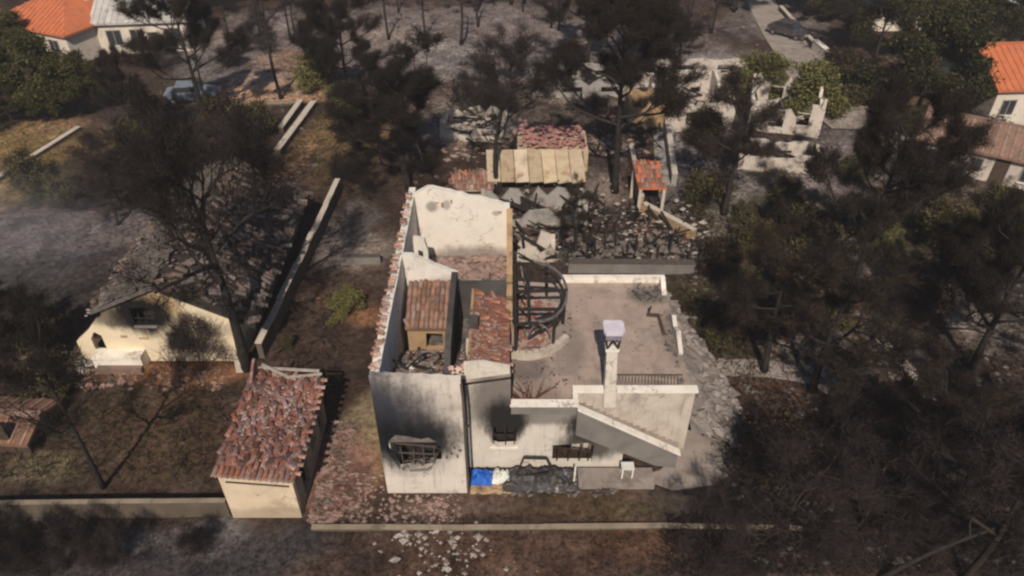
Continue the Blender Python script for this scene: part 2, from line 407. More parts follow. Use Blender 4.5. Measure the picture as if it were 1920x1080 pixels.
def fbm(X, Y, sc, seed, octv=4):
    rs = np.random.RandomState(seed); out = np.zeros_like(X); amp = 1; tot = 0
    for o in range(octv):
        g = rs.rand(64, 64)
        u = X / sc + 1000.37 * (o + 1); v = Y / sc + 713.7 * (o + 1)
        iu = np.floor(u).astype(int); iv = np.floor(v).astype(int)
        fu = u - iu; fv = v - iv
        fu = fu * fu * (3 - 2 * fu); fv = fv * fv * (3 - 2 * fv)
        a = g[iu % 64, iv % 64]; b = g[(iu + 1) % 64, iv % 64]; c = g[iu % 64, (iv + 1) % 64]; d = g[(iu + 1) % 64, (iv + 1) % 64]
        out += amp * ((a * (1 - fu) + b * fu) * (1 - fv) + (c * (1 - fu) + d * fu) * fv)
        tot += amp; amp *= .55; sc *= .5
    return out / tot

BURNT = (.054, .036, .028); ASHD = (.058, .049, .047); ASHL = (.27, .245, .24); SOIL = (.50, .30, .19); GRASS = (.27, .175, .085)
GREEN = (.095, .085, .030); BROWN = (.100, .060, .043); PALE = (.30, .245, .205); LILAC = (.195, .160, .155); DARK = (.036, .029, .026)
BLUEASH = (.062, .058, .063); RUST = (.25, .125, .068); PATH = (.22, .175, .11)
# (photo place read off, radii in metres, colour, strength)
patches = [
    (300, 820, 5.5, 3.2, BROWN, .9), (330, 700, 4.2, 0.9, RUST, .95), (120, 660, 3.5, 1.2, PATH, .5), (600, 640, 2.6, 5, BURNT, .9), (640, 560, 2.0, 1.2, BROWN, .8),
    (700, 590, 1.8, .8, RUST, .7), (690, 470, 3.0, 3.0, PALE, .5), (650, 440, 2.2, 4.0, ASHL, .35),
    (70, 470, 7.5, 7.5, BLUEASH, .9), (130, 420, 8, 4, LILAC, .7), (40, 560, 5, 4, ASHD, .9), (150, 350, 7, 3, BROWN, .7), (250, 330, 5, 4, BURNT, .7),
    (70, 270, 8.5, 4.2, GRASS, 1.0), (20, 345, 5, 2.4, GRASS, .9), (110, 240, 5, 2, SOIL, .5), (70, 360, 4, 1.5, GREEN, .6), (170, 270, 4, 3, GRASS, .6),
    (640, 260, 4.5, 6, GRASS, .75), (610, 310, 3, 4, BROWN, .7),
    (440, 110, 7, 9, ASHL, .6), (480, 60, 7, 9, LILAC, .9), (420, 70, 5, 4, PALE, .5), (540, 110, 4, 4, SOIL, .4),
    (860, 60, 24, 12, LILAC, 1.0), (760, 70, 6, 5, PALE, .5), (850, 95, 5, 3, ASHL, .6), (1000, 70, 8, 8, LILAC, .8), (960, 130, 8, 5, ASHL, .4),
    (960, 200, 11, 7, PALE, .5), (900, 235, 4, 2.5, ASHL, .9), (880, 250, 3, 1.5, PALE, .8), (1090, 190, 6, 3, PALE, .6), (1060, 210, 5, 2.5, BROWN, .5), (1010, 220, 4, 3, ASHD, .7),
    (1120, 300, 3, 5, ASHD, .6), (1130, 350, 2.2, 3.2, PALE, .6), (1150, 280, 2, 3, LILAC, .8),
    (1020, 400, 5, 2.6, ASHL, .35), (1010, 440, 6, 2, BROWN, .7), (1180, 420, 5, 3, BURNT, .8), (1200, 480, 7, 3, ASHD, .8),
    (1290, 230, 4, 9, ASHL, .7), (1330, 330, 7, 6, ASHL, .45), (1460, 330, 5, 4, ASHL, .6), (1560, 330, 8, 6, LILAC, .7), (1480, 440, 8, 5, GREEN, .35), (1430, 480, 6, 4, BURNT, .7),
    (1470, 150, 6, 5, GREEN, .75), (1300, 100, 8, 5, LILAC, .7), (1350, 110, 5, 2, ASHL, .6), (1460, 30, 7, 9, ASHL, .35), (1700, 280, 6, 5, ASHL, .4), (1740, 330, 5, 4, PALE, .5),
    (1640, 440, 7, 5, GREEN, .5), (1540, 560, 7, 4, GREEN, .45), (1360, 600, 4, 5, GREEN, .35), (1640, 570, 6, 4, BROWN, .6), (1880, 440, 6, 6, GREEN, .6), (1850, 560, 6, 6, ASHD, .8),
    (1430, 690, 4.4, .8, PALE, .75), (1620, 740, 3.0, 1.3, PALE, .8), (1560, 700, 3, 1.2, ASHL, .5), (1680, 650, 1.4, 3.2, ASHL, .75), (1500, 830, 3, 1.6, RUST, .35), (1450, 760, 4, 3, BROWN, .8), (1600, 850, 5, 2, GREEN, .3),
    (1700, 900, 7, 4, ASHD, .8), (1400, 950, 6, 2.4, ASHD, .7), (1800, 750, 5, 5, DARK, .6), (1850, 980, 5, 4, DARK, .7),
    (690, 800, 1.2, 2.2, PATH, .95), (705, 850, 1.0, 2.0, (.26, .20, .11), .9), (660, 900, 2.0, 1.8, RUST, .5), (640, 880, 1.6, 2.4, (.24, .13, .105), .8),
    (1000, 930, 6, 1.0, BROWN, .7), (1100, 950, 5, .7, GREEN, .3), (850, 950, 4, .6, (.17, .115, .095), .7),
    (760, 1040, 7, 1.7, BROWN, .9), (1000, 1050, 5, 2.5, BROWN, .9), (1250, 1010, 3, 1.5, RUST, .3), (600, 1050, 4, 2, BURNT, .9),
    (200, 1040, 9, 1.6, BLUEASH, .8), (400, 1005, 1.7, 1.1, ASHL, .9), (60, 965, 2.2, .8, ASHL, .6), (230, 1015, 1.6, .9, ASHL, .6), (60, 1040, 1.4, 1.0, ASHL, .5), (1500, 620, 3, 2.5, ASHL, .45), (1590, 480, 3, 2.5, ASHL, .5), (1760, 560, 3, 3, ASHL, .45), (1850, 620, 2.5, 2.5, PALE, .5), (1400, 560, 2.5, 2, PALE, .4), (1560, 900, 2, 1.4, ASHL, .35), (1750, 850, 2, 1.6, ASHL, .4), (1350, 450, 3, 2, PALE, .5), (100, 1000, 4, 1.0, ASHD, .8), (470, 1040, 2.5, 1.6, BLUEASH, .7), (30, 1050, 3, 2, DARK, .6),
    (80, 820, 3.4, 3.0, BURNT, .7), (70, 880, 2.4, 1.4, PATH, .6), (30, 800, 2.0, .7, RUST, .9), (60, 120, 9, 8, BURNT, .8), (1800, 60, 16, 14, BURNT, .8),
    (1900, 300, 6, 5, BURNT, .8), (520, 174, 7.2, 2.2, SOIL, 1.0), (565, 162, 5, 2.4, SOIL, 1.0), (450, 180, 4, 2.0, SOIL, .9), (500, 150, 4, 2.5, (.42, .30, .23), .7), (1750, 160, 7, 6, GRASS, .35), (300, 230, 8, 4, ASHD, .7),
]
gx = axis(-62, 62, .34, (-420, 420)); gy = axis(12, 96, .34, (-300, 900))
GX, GY = np.meshgrid(gx, gy)
n1 = fbm(GX, GY, 6, 1); n2 = fbm(GX, GY, 1.6, 2); n3 = fbm(GX, GY, .9, 5, 3)
gc = np.zeros(GX.shape + (3,)) + np.array(BURNT)
gc += ((n1 - .5)[..., None] * .05) * np.array((1, .8, .7))
for (px, py, rx, ry, c, st) in patches:
    p = at(px, py)
    d = np.hypot((GX - p.x) / rx, (GY - p.y) / ry) + (n1 - .5) * 1.1 + (n2 - .5) * .9
    w = np.clip((1.12 - d) / .55, 0, 1); w = (w * w * (3 - 2 * w) * st)[..., None]
    gc = gc * (1 - w) + np.array(c) * w
w = np.clip((n3 - .6) / .12, 0, 1)[..., None] * .4          # flecks of pale ash
gc = gc * (1 - w) + np.minimum(gc * 2.0 + .02, .6) * w
w = np.clip((.44 - n2) / .12, 0, 1)[..., None] * .6           # charred flecks
gc = gc * (1 - w) + gc * .38 * w
gz = (n1 - .5) * .35 + (n2 - .5) * .12
far = np.clip((np.abs(GX) - 80) / 300, 0, 1) + np.clip((GY - 110) / 500, 0, 1)
gz = gz * (1 - np.clip(far, 0, 1)) - .02
# level building plots
for (x0, x1, y0, y1) in ((-6, 8.5, 19.5, 35), (-12.5, -8, 18, 25.5), (-23.5, -13.5, 27, 43)):
    d = np.maximum(np.maximum(x0 - GX, GX - x1), np.maximum(y0 - GY, GY - y1))
    k = np.clip(d / 1.5, 0, 1); gz = gz * k - .02 * (1 - k)
ny, nx = GX.shape
idx = np.arange(nx * ny).reshape(ny, nx)
gf = np.stack([idx[:-1, :-1], idx[:-1, 1:], idx[1:, 1:], idx[1:, :-1]], -1).reshape(-1, 4)

def np_mesh(name, v, f, mats):
    v = np.asarray(v, np.float32); f = np.asarray(f, np.int32)
    me = bpy.data.meshes.new(name)
    k = f.shape[1]
    me.vertices.add(len(v)); me.vertices.foreach_set('co', v.ravel())
    me.loops.add(f.size); me.loops.foreach_set('vertex_index', f.ravel())
    me.polygons.add(len(f)); me.polygons.foreach_set('loop_start', np.arange(0, f.size, k, dtype=np.int32))
    for m in (mats if isinstance(mats, (list, tuple)) else [mats]): me.materials.append(m)
    me.update(calc_edges=True); me.validate()
    return me

k = NT('burnt_ground')
ca = k.n('VertexColor'); ca.layer_name = 'soil'
g = k.n('NewGeometry').outputs['Position']
f1 = k.noise(g, 3.2, 8, .72); f2 = k.noise(g, .7, 5, .6)
c = k.mix(1.0, ca.outputs[0], k.mix(k.step(f1, .3, .72), (.45, .44, .43), (1.5, 1.47, 1.45)), 'MULTIPLY')
c = k.mix(k.math('MULTIPLY', k.step(k.noise(g, 9, 4, .7), .62, .72), .35), c, (.16, .13, .11))
c = k.mix(k.math('MULTIPLY', k.step(k.noise(g, 5.3, 6, .7), .56, .70), .7), c, (.022, .018, .017))
k.l(c, k.b.inputs['Base Color']); k.b.inputs['Roughness'].default_value = .95
bp = k.n('Bump'); bp.inputs['Strength'].default_value = .7; bp.inputs['Distance'].default_value = .15
k.l(f1, bp.inputs['Height']); k.l(bp.outputs[0], k.b.inputs['Normal'])
M['ground'] = k.m
me = np_mesh('ground', np.stack([GX.ravel(), GY.ravel(), gz.ravel()], 1), gf, M['ground'])
at_ = me.color_attributes.new('soil', 'FLOAT_COLOR', 'POINT')
at_.data.foreach_set('color', np.concatenate([np.clip(gc, .008, .9).reshape(-1, 3), np.ones((nx * ny, 1))], 1).astype(np.float32).ravel())
me.polygons.foreach_set('use_smooth', [True] * len(me.polygons))
link('ground', me, kind='structure')

def ground_z(x, y):
    i = int(np.clip(np.searchsorted(gx, x) - 1, 0, nx - 2)); j = int(np.clip(np.searchsorted(gy, y) - 1, 0, ny - 2))
    u = np.clip((x - gx[i]) / (gx[i + 1] - gx[i]), 0, 1); v = np.clip((y - gy[j]) / (gy[j + 1] - gy[j]), 0, 1)
    return float((gz[j, i] * (1 - u) + gz[j, i + 1] * u) * (1 - v) + (gz[j + 1, i] * (1 - u) + gz[j + 1, i + 1] * u) * v)

def sheet(name, pts, dz, m, sub=14):
    """ribbon following the ground: pts = list of (left, right) world xy pairs"""
    mb = MB(); rows = []
    for i in range(len(pts) - 1):
        for s in range(sub if i < len(pts) - 2 else sub + 1):
            t = s / sub
            l = Vector(pts[i][0]).lerp(Vector(pts[i + 1][0]), t); r = Vector(pts[i][1]).lerp(Vector(pts[i + 1][1]), t)
            row = []
            for q in range(9):
                p = l.lerp(r, q / 8); row.append(len(mb.v)); mb.v.append((p.x, p.y, ground_z(p.x, p.y) + dz))
            rows.append(row)
    for a, b in zip(rows[:-1], rows[1:]):
        for q in range(8): mb.f.append((a[q], a[q + 1], b[q + 1], b[q])); mb.m.append(0)
    return structure(name, mb, m, True)

def xy(px, py): p = at(px, py); return (p.x, p.y)
# the lane climbing away at the upper right, the curved paved path round the terrace, the pale service lane
sheet('lane', [(xy(1395, -30), xy(1440, -30)), (xy(1408, 20), xy(1462, 20)), (xy(1440, 80), xy(1515, 80)), (xy(1470, 130), xy(1575, 130)), (xy(1500, 185), xy(1640, 185)), (xy(1560, 240), xy(1720, 240))], .06, M['paving'])
sheet('path', [((8.3, 27.5), (10.6, 28.0)), ((8.3, 25.6), (11.1, 25.6)), ((8.2, 24.2), (11.3, 24.0)), ((8.0, 22.9), (11.0, 22.6)), ((7.4, 22.0), (10.2, 21.4)), ((6.6, 21.3), (8.9, 20.5)), ((5.5, 20.9), (7.0, 20.2))], .05, M['paving'])
sheet('garden_path', [(xy(1345, 672), xy(1345, 706)), (xy(1430, 676), xy(1430, 708)), (xy(1520, 690), xy(1515, 722)), (xy(1600, 712), xy(1590, 760)), (xy(1665, 730), xy(1660, 778))], .05, M['paving'])
sheet('driveway', [(xy(1215, 90), xy(1262, 90)), (xy(1220, 190), xy(1262, 190)), (xy(1228, 300), xy(1264, 300)), (xy(1228, 350), xy(1268, 350))], .06, M['concrete'])

# ------------------------------------------------------------------ tile meshes
def tile_mesh(name, m, L=.46, r=.11, seg=4):
    mb = MB(); n = seg + 1
    for y, rr in ((0, r), (L, r * .82)):
        for q in (1.0, .8):
            for i in range(n):
                a = PI * i / seg
                mb.v.append((math.cos(a) * rr * q, y - L / 2, math.sin(a) * rr * q * .75))
    for i in range(seg):
        for o in (0, n): mb.f.append((o + i, o + i + 1, o + 2 * n + i + 1, o + 2 * n + i)); mb.m.append(0)
        mb.f.append((i, i + 1, n + i + 1, n + i)); mb.m.append(0)
        mb.f.append((2 * n + i, 2 * n + i + 1, 3 * n + i + 1, 3 * n + i)); mb.m.append(0)
    return mb.mesh(name, m)
TILE = {k_: tile_mesh('tile_' + k_, M[k_]) for k_ in ('tile', 'tilered', 'tilebrown', 'tileash', 'tilepink')}

def lay_tiles(parent, o, U, V, nu, nv, key, rng, keep=.9, jit=.03, tilt=.12, flip=.15, limit=300, scale=1.0, name='tile', skip=None, du=None, dv=None):
    """courses of barrel tiles on the slope o + u*U + v*V (V = up the slope); each tile a part, past the limit one joined part"""
    po = Vector(PLOC[parent.name]); U = Vector(U); V = Vector(V); o = Vector(o)
    N = U.cross(V).normalized()
    cnt = 0; rest = MB(); tm = TILE[key]
    for j in range(nv):
        for i in range(nu):
            if rng.random() > keep: continue
            a = (i + .5) / nu; b = (j + .5) / nv
            if skip and skip(a, b): continue
            p = o + U * a + V * b + N * (.03 + rng.uniform(0, jit)) + U.normalized() * rng.uniform(-jit, jit) + V.normalized() * rng.uniform(-jit, jit) * 2
            f = 1
            R = Matrix((U.normalized(), V.normalized(), N)).transposed()
            if rng.random() < flip: R = R @ Matrix.Rotation(rng.uniform(-1.4, 1.4), 3, 'Z') @ Matrix.Rotation(rng.uniform(-.5, .5), 3, 'X')
            else: R = R @ Matrix.Rotation(rng.uniform(-tilt, tilt), 3, 'Z') @ Matrix.Rotation(.05 + rng.uniform(-tilt, tilt) * .4, 3, 'X')
            if cnt < limit:
                ob = link(name, tm, parent, p - po, R.to_euler(), (scale,) * 3); cnt += 1
            else:
                mt = Matrix.Translation(p) @ R.to_4x4() @ Matrix.Scale(scale, 4)
                rest.add([mt @ v.co for v in tm.vertices], [tuple(q.vertices) for q in tm.polygons])
    if rest.v: part(name, rest, M[key], parent, kind='stuff')

def rubble(mb, rng, x0, x1, y0, y1, z, n, r0, r1, flat=.6):
    for _ in range(n):
        mb.rock((rng.uniform(x0, x1), rng.uniform(y0, y1), (z(0, 0) if callable(z) else z) + rng.uniform(0, .05)), rng.uniform(r0, r1), rng, flat)

XZ = lambda Y: (lambda a, b, d: (a, Y + d, b))       # wall facing the camera, thickness going back
YZ = lambda X: (lambda a, b, d: (X + d, a, b))       # wall running away, thickness to the right
XY = lambda Z: (lambda a, b, d: (a, b, Z + d))
def jag(p, q, n, amp, rng):
    return [(p[0] + (q[0] - p[0]) * i / n + (0 if abs(q[0]-p[0]) > abs(q[1]-p[1]) else rng.uniform(-amp, amp)),
             p[1] + (q[1] - p[1]) * i / n + (rng.uniform(-amp, amp) if abs(q[0]-p[0]) > abs(q[1]-p[1]) else 0)) for i in range(1, n)]

# ------------------------------------------------------------------ the burnt house
rng = random.Random(7)
HO = (1.0, 26.0, 0.0)
house = thing('burnt_house', 'roofless burnt white house with smoke-blackened front, rubble-filled rooms and a broad tiled terrace', 'house', HO)
def hp(name, mb, m, **k_): return part(name, mb, m, house, **k_)

# front wall of the tall wing with the gaping burnt opening
mb = MB()
hole = [(-4.98, 3.25), (-4.72, 3.58), (-4.2, 3.5), (-3.7, 3.36), (-3.45, 3.44), (-3.02, 3.12), (-3.0, 2.55), (-3.06, 2.02), (-3.35, 2.0), (-3.42, 1.82), (-3.85, 1.72), (-4.3, 1.8), (-4.66, 1.72), (-4.85, 2.3), (-5.05, 2.75)]
hole = [(-4.02 + (x + 4.02) * 1.1, 2.6 + (z - 2.6) * 1.2) for x, z in hole]
outer = [(-5.4, -.3), (-1.95, -.3), (-1.95, 6.85)] + jag((-1.95, 6.85), (-5.4, 7.08), 12, .05, rng) + [(-5.4, 7.08)]
mb.prism([outer, hole], XZ(20.1), .3)
hp('front_wall', mb, M['tower'])
mb = MB(); mb.box(-5.05, -2.0, 22.4, 22.5, 0, 2.9); hp('inner_shade_panel', mb, M['dark'])  # black sheet behind the opening, the room's shade put into its colour
mb = MB()     # what is left of the balcony door frame and grille
for x in (-4.55, -4.1, -3.65, -3.25): mb.bar((x, 20.16, 1.85), (x + rng.uniform(-.05, .05), 20.16, 3.0 + rng.uniform(-.3, .3)), .045)
mb.bar((-4.7, 20.15, 2.62), (-3.05, 20.15, 2.5), .05); mb.bar((-4.75, 20.15, 3.2), (-3.1, 20.15, 2.95), .05); mb.bar((-4.5, 20.15, 2.05), (-3.5, 20.15, 2.3), .05)
hp('burnt_grille', mb, M['iron'])
mb = MB(); rubble(mb, rng, -4.6, -3.2, 20.15, 20.75, 1.6, 30, .05, .16); hp('opening_rubble', mb, M['rubblegrey'], kind='stuff')
mb = MB(); mb.bar((-4.3, 20.05, 1.58), (-3.5, 20.05, 1.62), .08, .06); hp('sill', mb, M['stairface'])
mb = MB(); rubble(mb, rng, -2.7, -2.1, 20.0, 20.08, 2.6, 1, .02, .03)
for (x, z) in ((-2.55, 2.55), (-2.4, 2.9), (-2.2, 2.75), (-2.3, 2.35), (-2.75, 2.3)): mb.box(x, x + rng.uniform(.06, .16), 20.085, 20.098, z, z + rng.uniform(.08, .2))
hp('plaster_scar', mb, M['blacksoot'], kind='stuff')
# left wall, running away from the camera
mb = MB()
outer = [(20.403, -.3), (34.2, -.3), (34.2, 7.0)] + jag((34.2, 7.0), (20.403, 7.0), 30, .04, rng) + [(20.403, 7.0)]
h2 = [(29.6, 4.5), (30.7, 4.5), (30.75, 5.9), (29.6, 5.9)]
mb.prism([outer, h2], YZ(-5.4), .34)
hp('left_wall', mb, M['inner'])
for k_ in range(62):          # tile ends and brick left along the wall head
    y = 20.6 + k_ * .218
    if rng.random() < .2: continue
    mb = None
    ob = link('tile', TILE['tilepink' if rng.random() < .7 else 'tilebrown'], house, Vector((-5.32 + rng.uniform(-.05, .05), y, 7.03)) - Vector(HO), (rng.uniform(-.2, .2), rng.uniform(-.2, .2), PI / 2 + rng.uniform(-.5, .5)), (rng.uniform(.7, 1.0), rng.uniform(.6, .85), .9))
mb = MB()
for k_ in range(60): mb.rock((-5.25 + rng.uniform(-.12, .14), 20.5 + rng.random() * 13.4, 7.05), rng.uniform(.04, .12), rng, .5)
hp('wall_head_debris', mb, M['rubblepale'], kind='stuff')
# back wall
mb = MB()
outer = [(-5.06, .0), (-.12, .0), (-.12, 6.35)] + jag((-.12, 6.35), (-4.4, 7.45), 14, .06, rng) + [(-4.4, 7.4), (-5.06, 7.0)]
mb.prism([outer], XZ(33.4), .35)
hp('back_wall', mb, M['backwall'])
mb = MB()      # dark iron plate and scars on the back wall
for (x, z, w_, h_) in ((-3.7, 6.25, .14, .3), (-3.2, 6.5, .1, .22), (-.75, 5.9, .22, .12), (-4.0, 6.5, .2, .08)): mb.box(x, x + w_, 33.385, 33.397, z, z + h_)
hp('wall_scar', mb, M['ochre'], kind='stuff')
# pier and reveal on the left of the back room
mb = MB(); mb.prism([[(-4.95, 3.2), (-4.3, 3.2), (-4.25, 5.2), (-4.4, 5.9), (-4.95, 6.0)], [(-4.75, 4.2), (-4.52, 4.2), (-4.5, 5.2), (-4.75, 5.3)]], XZ(30.9), .3); hp('inner_pier', mb, M['inner'])
mb = MB(); mb.box(-4.9, -4.35, 30.6, 30.78, 3.2, 4.5); hp('charred_door', mb, M['woodbrown'])
# right wall of the back room, broken low
mb = MB()
outer = [(26.8, .0), (33.39, .0), (33.39, 6.2), (33.0, 5.6), (32.4, 5.5), (32.1, 4.7), (31.2, 4.5), (30.6, 4.0), (29.8, 4.1), (29.0, 4.6), (28.2, 4.5), (27.4, 4.8), (26.8, 4.7)]
mb.prism([outer], YZ(-.28), .3); hp('right_wall', mb, M['ochre'])
# cross wall with the sloping head, and the long partition whose right face is in shade
mb = MB()
outer = [(-5.05, 3.0), (-2.55, 3.0), (-2.55, 5.95), (-2.85, 6.05)] + jag((-2.85, 6.05), (-4.4, 6.9), 6, .04, rng) + [(-4.6, 7.0), (-5.05, 7.02)]
mb.prism([outer], XZ(28.0), .28); hp('cross_wall', mb, M['inner'])
mb = MB()
outer = [(20.45, 3.0), (27.99, 3.0), (27.99, 6.1), (26, 6.15), (24.2, 6.0), (23.0, 5.8), (22.2, 5.2), (21.4, 5.1), (20.45, 5.0)]
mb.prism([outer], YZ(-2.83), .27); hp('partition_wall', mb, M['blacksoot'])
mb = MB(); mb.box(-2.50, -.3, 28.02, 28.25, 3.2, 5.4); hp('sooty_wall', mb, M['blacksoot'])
# floors
mb = MB(); mb.prism([[(-5.05, 20.42), (-2.0, 20.42), (-2.0, 21.8), (-.29, 21.8), (-.29, 33.38), (-5.05, 33.38)]], XY(2.95), .23); hp('upper_floor', mb, M['rubblegrey'])
# inner lean-to roof with rows of tiles, ochre wall below it
mb = MB(); mb.add([(-4.85, 25.5, 4.75), (-2.9, 25.5, 4.75), (-2.9, 27.95, 5.55), (-4.85, 27.95, 5.55), (-4.85, 25.5, 4.63), (-2.9, 25.5, 4.63), (-2.9, 27.95, 5.43), (-4.85, 27.95, 5.43)],
    [(0,1,2,3), (4,7,6,5), (0,4,5,1), (1,5,6,2), (2,6,7,3), (3,7,4,0)]); hp('inner_roof', mb, M['tilebrown'])
lay_tiles(house, (-4.85, 25.5, 4.75), (1.95, 0, 0), (0, 2.45, .8), 9, 6, 'tilebrown', rng, .95, .03, .08, .08)
mb = MB(); mb.prism([[(-4.8, 3.19), (-2.95, 3.19), (-2.95, 4.62), (-4.8, 4.62)], [(-4.0, 3.3), (-3.2, 3.3), (-3.2, 4.2), (-3.95, 4.25)]], XZ(25.75), .2); hp('ochre_wall', mb, M['ochre'])
mb = MB(); rubble(mb, rng, -4.9, -2.9, 21.0, 25.6, 3.2, 160, .06, .22); hp('room_rubble', mb, M['rubble'], kind='stuff')
mb = MB(); rubble(mb, rng, -4.9, -3.0, 20.6, 24.4, 3.25, 55, .07, .2); hp('charred_debris', mb, M['rubblegrey'], kind='stuff')
mb = MB()
for _ in range(9):
    a = (rng.uniform(-4.3, -3.1), rng.uniform(23.4, 25.2), 3.35); mb.bar(a, (a[0] + rng.uniform(-1, 1), a[1] + rng.uniform(-1, 1), 3.35 + rng.uniform(0, .7)), rng.uniform(.05, .1))
hp('charred_beam', mb, M['char'], kind='stuff')
# collapsed upper floor heaped against the front wall
def heap_z(y): return max(3.3, 6.0 - (y - 20.45) * .52)
for (hx0, hx1, hm) in ((-5.03, -2.86, 'rubble'), (-2.52, -1.93, 'rubble')):
    mb = MB(); rows = []
    for j in range(15):
        y = 20.44 + j * .36; r = []
        for i in range(8):
            x = hx0 + (hx1 - hx0) * i / 7; r.append(len(mb.v)); mb.v.append((x, y, heap_z(y) + rng.uniform(-.16, .16)))
        rows.append(r)
    for p, q in zip(rows[:-1], rows[1:]):
        for i in range(7): mb.f.append((p[i], p[i + 1], q[i + 1], q[i])); mb.m.append(0)
    hp('collapsed_floor', mb, M[hm])
for (n, m_, r0, r1) in ((150, 'rubble', .05, .16), (90, 'rubblegrey', .05, .17), (60, 'rubblepale', .04, .12)):
    mb = MB()
    for _ in range(n):
        y = 20.5 + 5 * rng.random(); x = rng.uniform(-5.0, -2.95) if rng.random() < .78 else rng.uniform(-2.5, -1.95)
        mb.rock((x, y, heap_z(y) + .05), rng.uniform(r0, r1), rng, .6)
    hp('heap_rubble', mb, M[m_], kind='stuff')
mb = MB()
for _ in range(12):
    y = rng.uniform(22.3, 24.8); p = (rng.uniform(-4.6, -3.1), y, heap_z(y)); mb.bar(p, (p[0] + rng.uniform(-.9, .9), y + rng.uniform(-.8, .8), p[2] + rng.uniform(.1, .6)), rng.uniform(.05, .11))
hp('charred_beam', mb, M['char'], kind='stuff')
c = at(800, 655, 5.0)
mb = MB(); mb.tube([(c.x + .48 * math.cos(t * PI / 6), c.y + .36 * math.sin(t * PI / 6), heap_z(c.y) + .32) for t in range(13)], .06, 5); hp('burnt_hoop', mb, M['ironlight'])
for (px, py, z, r) in ((772, 676, 5.2, .24), (785, 660, 5.0, .16)):
    c = at(px, py, z); mb = MB(); mb.rock((c.x, c.y, heap_z(c.y) + .15), r, rng, .7); hp('plaster_lump', mb, M['whitesheet'])
mb = MB(); mb.rock((-1.55, 22.5, 4.95), .27, rng, .8); hp('plaster_lump', mb, M['whitesheet'])
mb = MB(); mb.tube([(-1.25 + .42 * math.cos(t * PI / 6), 23.0 + .35 * math.sin(t * PI / 6), 5.0) for t in range(13)], .05, 5); hp('burnt_hoop', mb, M['ironlight'])
# narrow burnt passage with its few pale remains
mb = MB(); mb.box(-2.05, -1.75, 24.6, 25.0, 3.19, 4.6); hp('white_post', mb, M['plaster'])
mb = MB(); rubble(mb, rng, -2.5, -1.9, 20.7, 24.5, 3.2, 45, .08, .22); hp('passage_rubble', mb, M['rubble'], kind='stuff')
mb = MB()
for _ in range(26): mb.rock((-2.25 + rng.uniform(-.28, .28), 21.7 + rng.uniform(-.5, .5), 5.45 + rng.uniform(-.1, .25)), rng.uniform(.1, .2), rng, .8)
hp('brick_heap', mb, M['tilepink'], kind='stuff')
# the tiled roof slope along the right of the wing
def slope(o, U, V, t, name, m):
    mb = MB(); o = Vector(o); U = Vector(U); V = Vector(V); d = Vector((0, 0, -t))
    q = [o, o + U, o + U + V, o + V]; q += [p + d for p in q]
    mb.add(q, [(0,1,2,3), (4,7,6,5), (0,4,5,1), (1,5,6,2), (2,6,7,3), (3,7,4,0)]); return part(name, mb, m, house)
slope((-.1, 21.75, 4.6), (0, 6.1, 0), (-1.75, 0, .55), .14, 'side_roof', M['rubblered'])
lay_tiles(house, (-.1, 21.75, 4.6), (0, 6.1, 0), (-1.75, 0, .55), 26, 4, 'tile', rng, .72, .07, .4, .4)
mb = MB()
for _ in range(260):
    a = rng.random(); b = rng.random() ** 1.4
    mb.rock((-.15 - 1.7 * a, 21.8 + 4 * b, 4.68 + .55 * a), rng.uniform(.04, .13), rng, .6)
hp('roof_rubble', mb, M['rubblepink'], kind='stuff')
mb = MB(); mb.box(-1.92, -1.5, 24.9, 25.3, 4.2, 5.75); hp('sooty_chimney', mb, M['blacksoot'])
mb = MB(); mb.box(-1.9, -1.78, 21.75, 27.9, 3.1, 5.2); hp('passage_wall', mb, M['ochre'])
mb = MB()
rubble(mb, rng, -4.6, -.3, 28.4, 33.2, 3.2, 260, .07, .26); rubble(mb, rng, -3.4, -.4, 31.2, 33.2, 3.3, 120, .1, .3)
hp('back_room_rubble', mb, M['rubblepink'], kind='stuff')
# front wall right of the tall wing, one window, and the terrace block
mb = MB()
win = [(-.88, 1.52), (-.6, 1.36), (.18, 1.42), (.2, 2.55), (-.1, 2.66), (-.82, 2.68)]
gar = [(1.78, .25), (3.55, .25), (3.6, 1.45), (3.3, 1.62), (1.78, 1.47)]
outer = [(-1.93, -.3), (4.9, -.3), (4.9, 2.45), (3.2, 3.25), (2.6, 3.45), (-.05, 3.45), (-.05, 5.62), (-1.93, 5.25)]
mb.prism([outer, win, gar], XZ(21.5), .28); hp('front_lower_wall', mb, M['front'])
mb = MB(); mb.prism([[(-1.93, 5.36), (-.08, 5.72), (-.08, 6.0), (-1.2, 6.28), (-1.93, 6.2)]], XZ(21.62), .22); hp('sloping_parapet', mb, M['plaster'])
mb = MB(); mb.bar((-1.95, 21.44, 5.3), (-.05, 21.44, 5.66), .07); hp('roof_flashing', mb, M['charbrown'])
mb = MB(); mb.tube([(-1.88, 20.02, .2), (-1.88, 20.02, 5.6), (-1.93, 20.06, 6.7)], .055, 7); hp('drainpipe', mb, M['rail'])
mb = MB(); mb.box(-1.5, 4.8, 22.6, 22.7, 0, 3.0); hp('room_shade_panel', mb, M['dark'])  # black sheet painting the shade behind window and garage opening
mb = MB()
for (a, b) in (((-.82, 2.6), (-.8, 1.5)), ((-.3, 2.6), (-.28, 1.4)), ((.12, 2.5), (.1, 1.45)), ((-.85, 2.05), (.15, 2.0))): mb.bar((a[0], 21.6, a[1]), (b[0], 21.6, b[1]), .05)
hp('window_frame', mb, M['char'])
mb = MB(); mb.box(-.95, .26, 21.43, 21.497, 1.3, 1.385); hp('window_sill', mb, M['coping'])
mb = MB()
for x in (2.0, 2.5, 3.0, 3.4): mb.bar((x, 21.62, .3), (x + .1, 21.62, 1.4), .06)
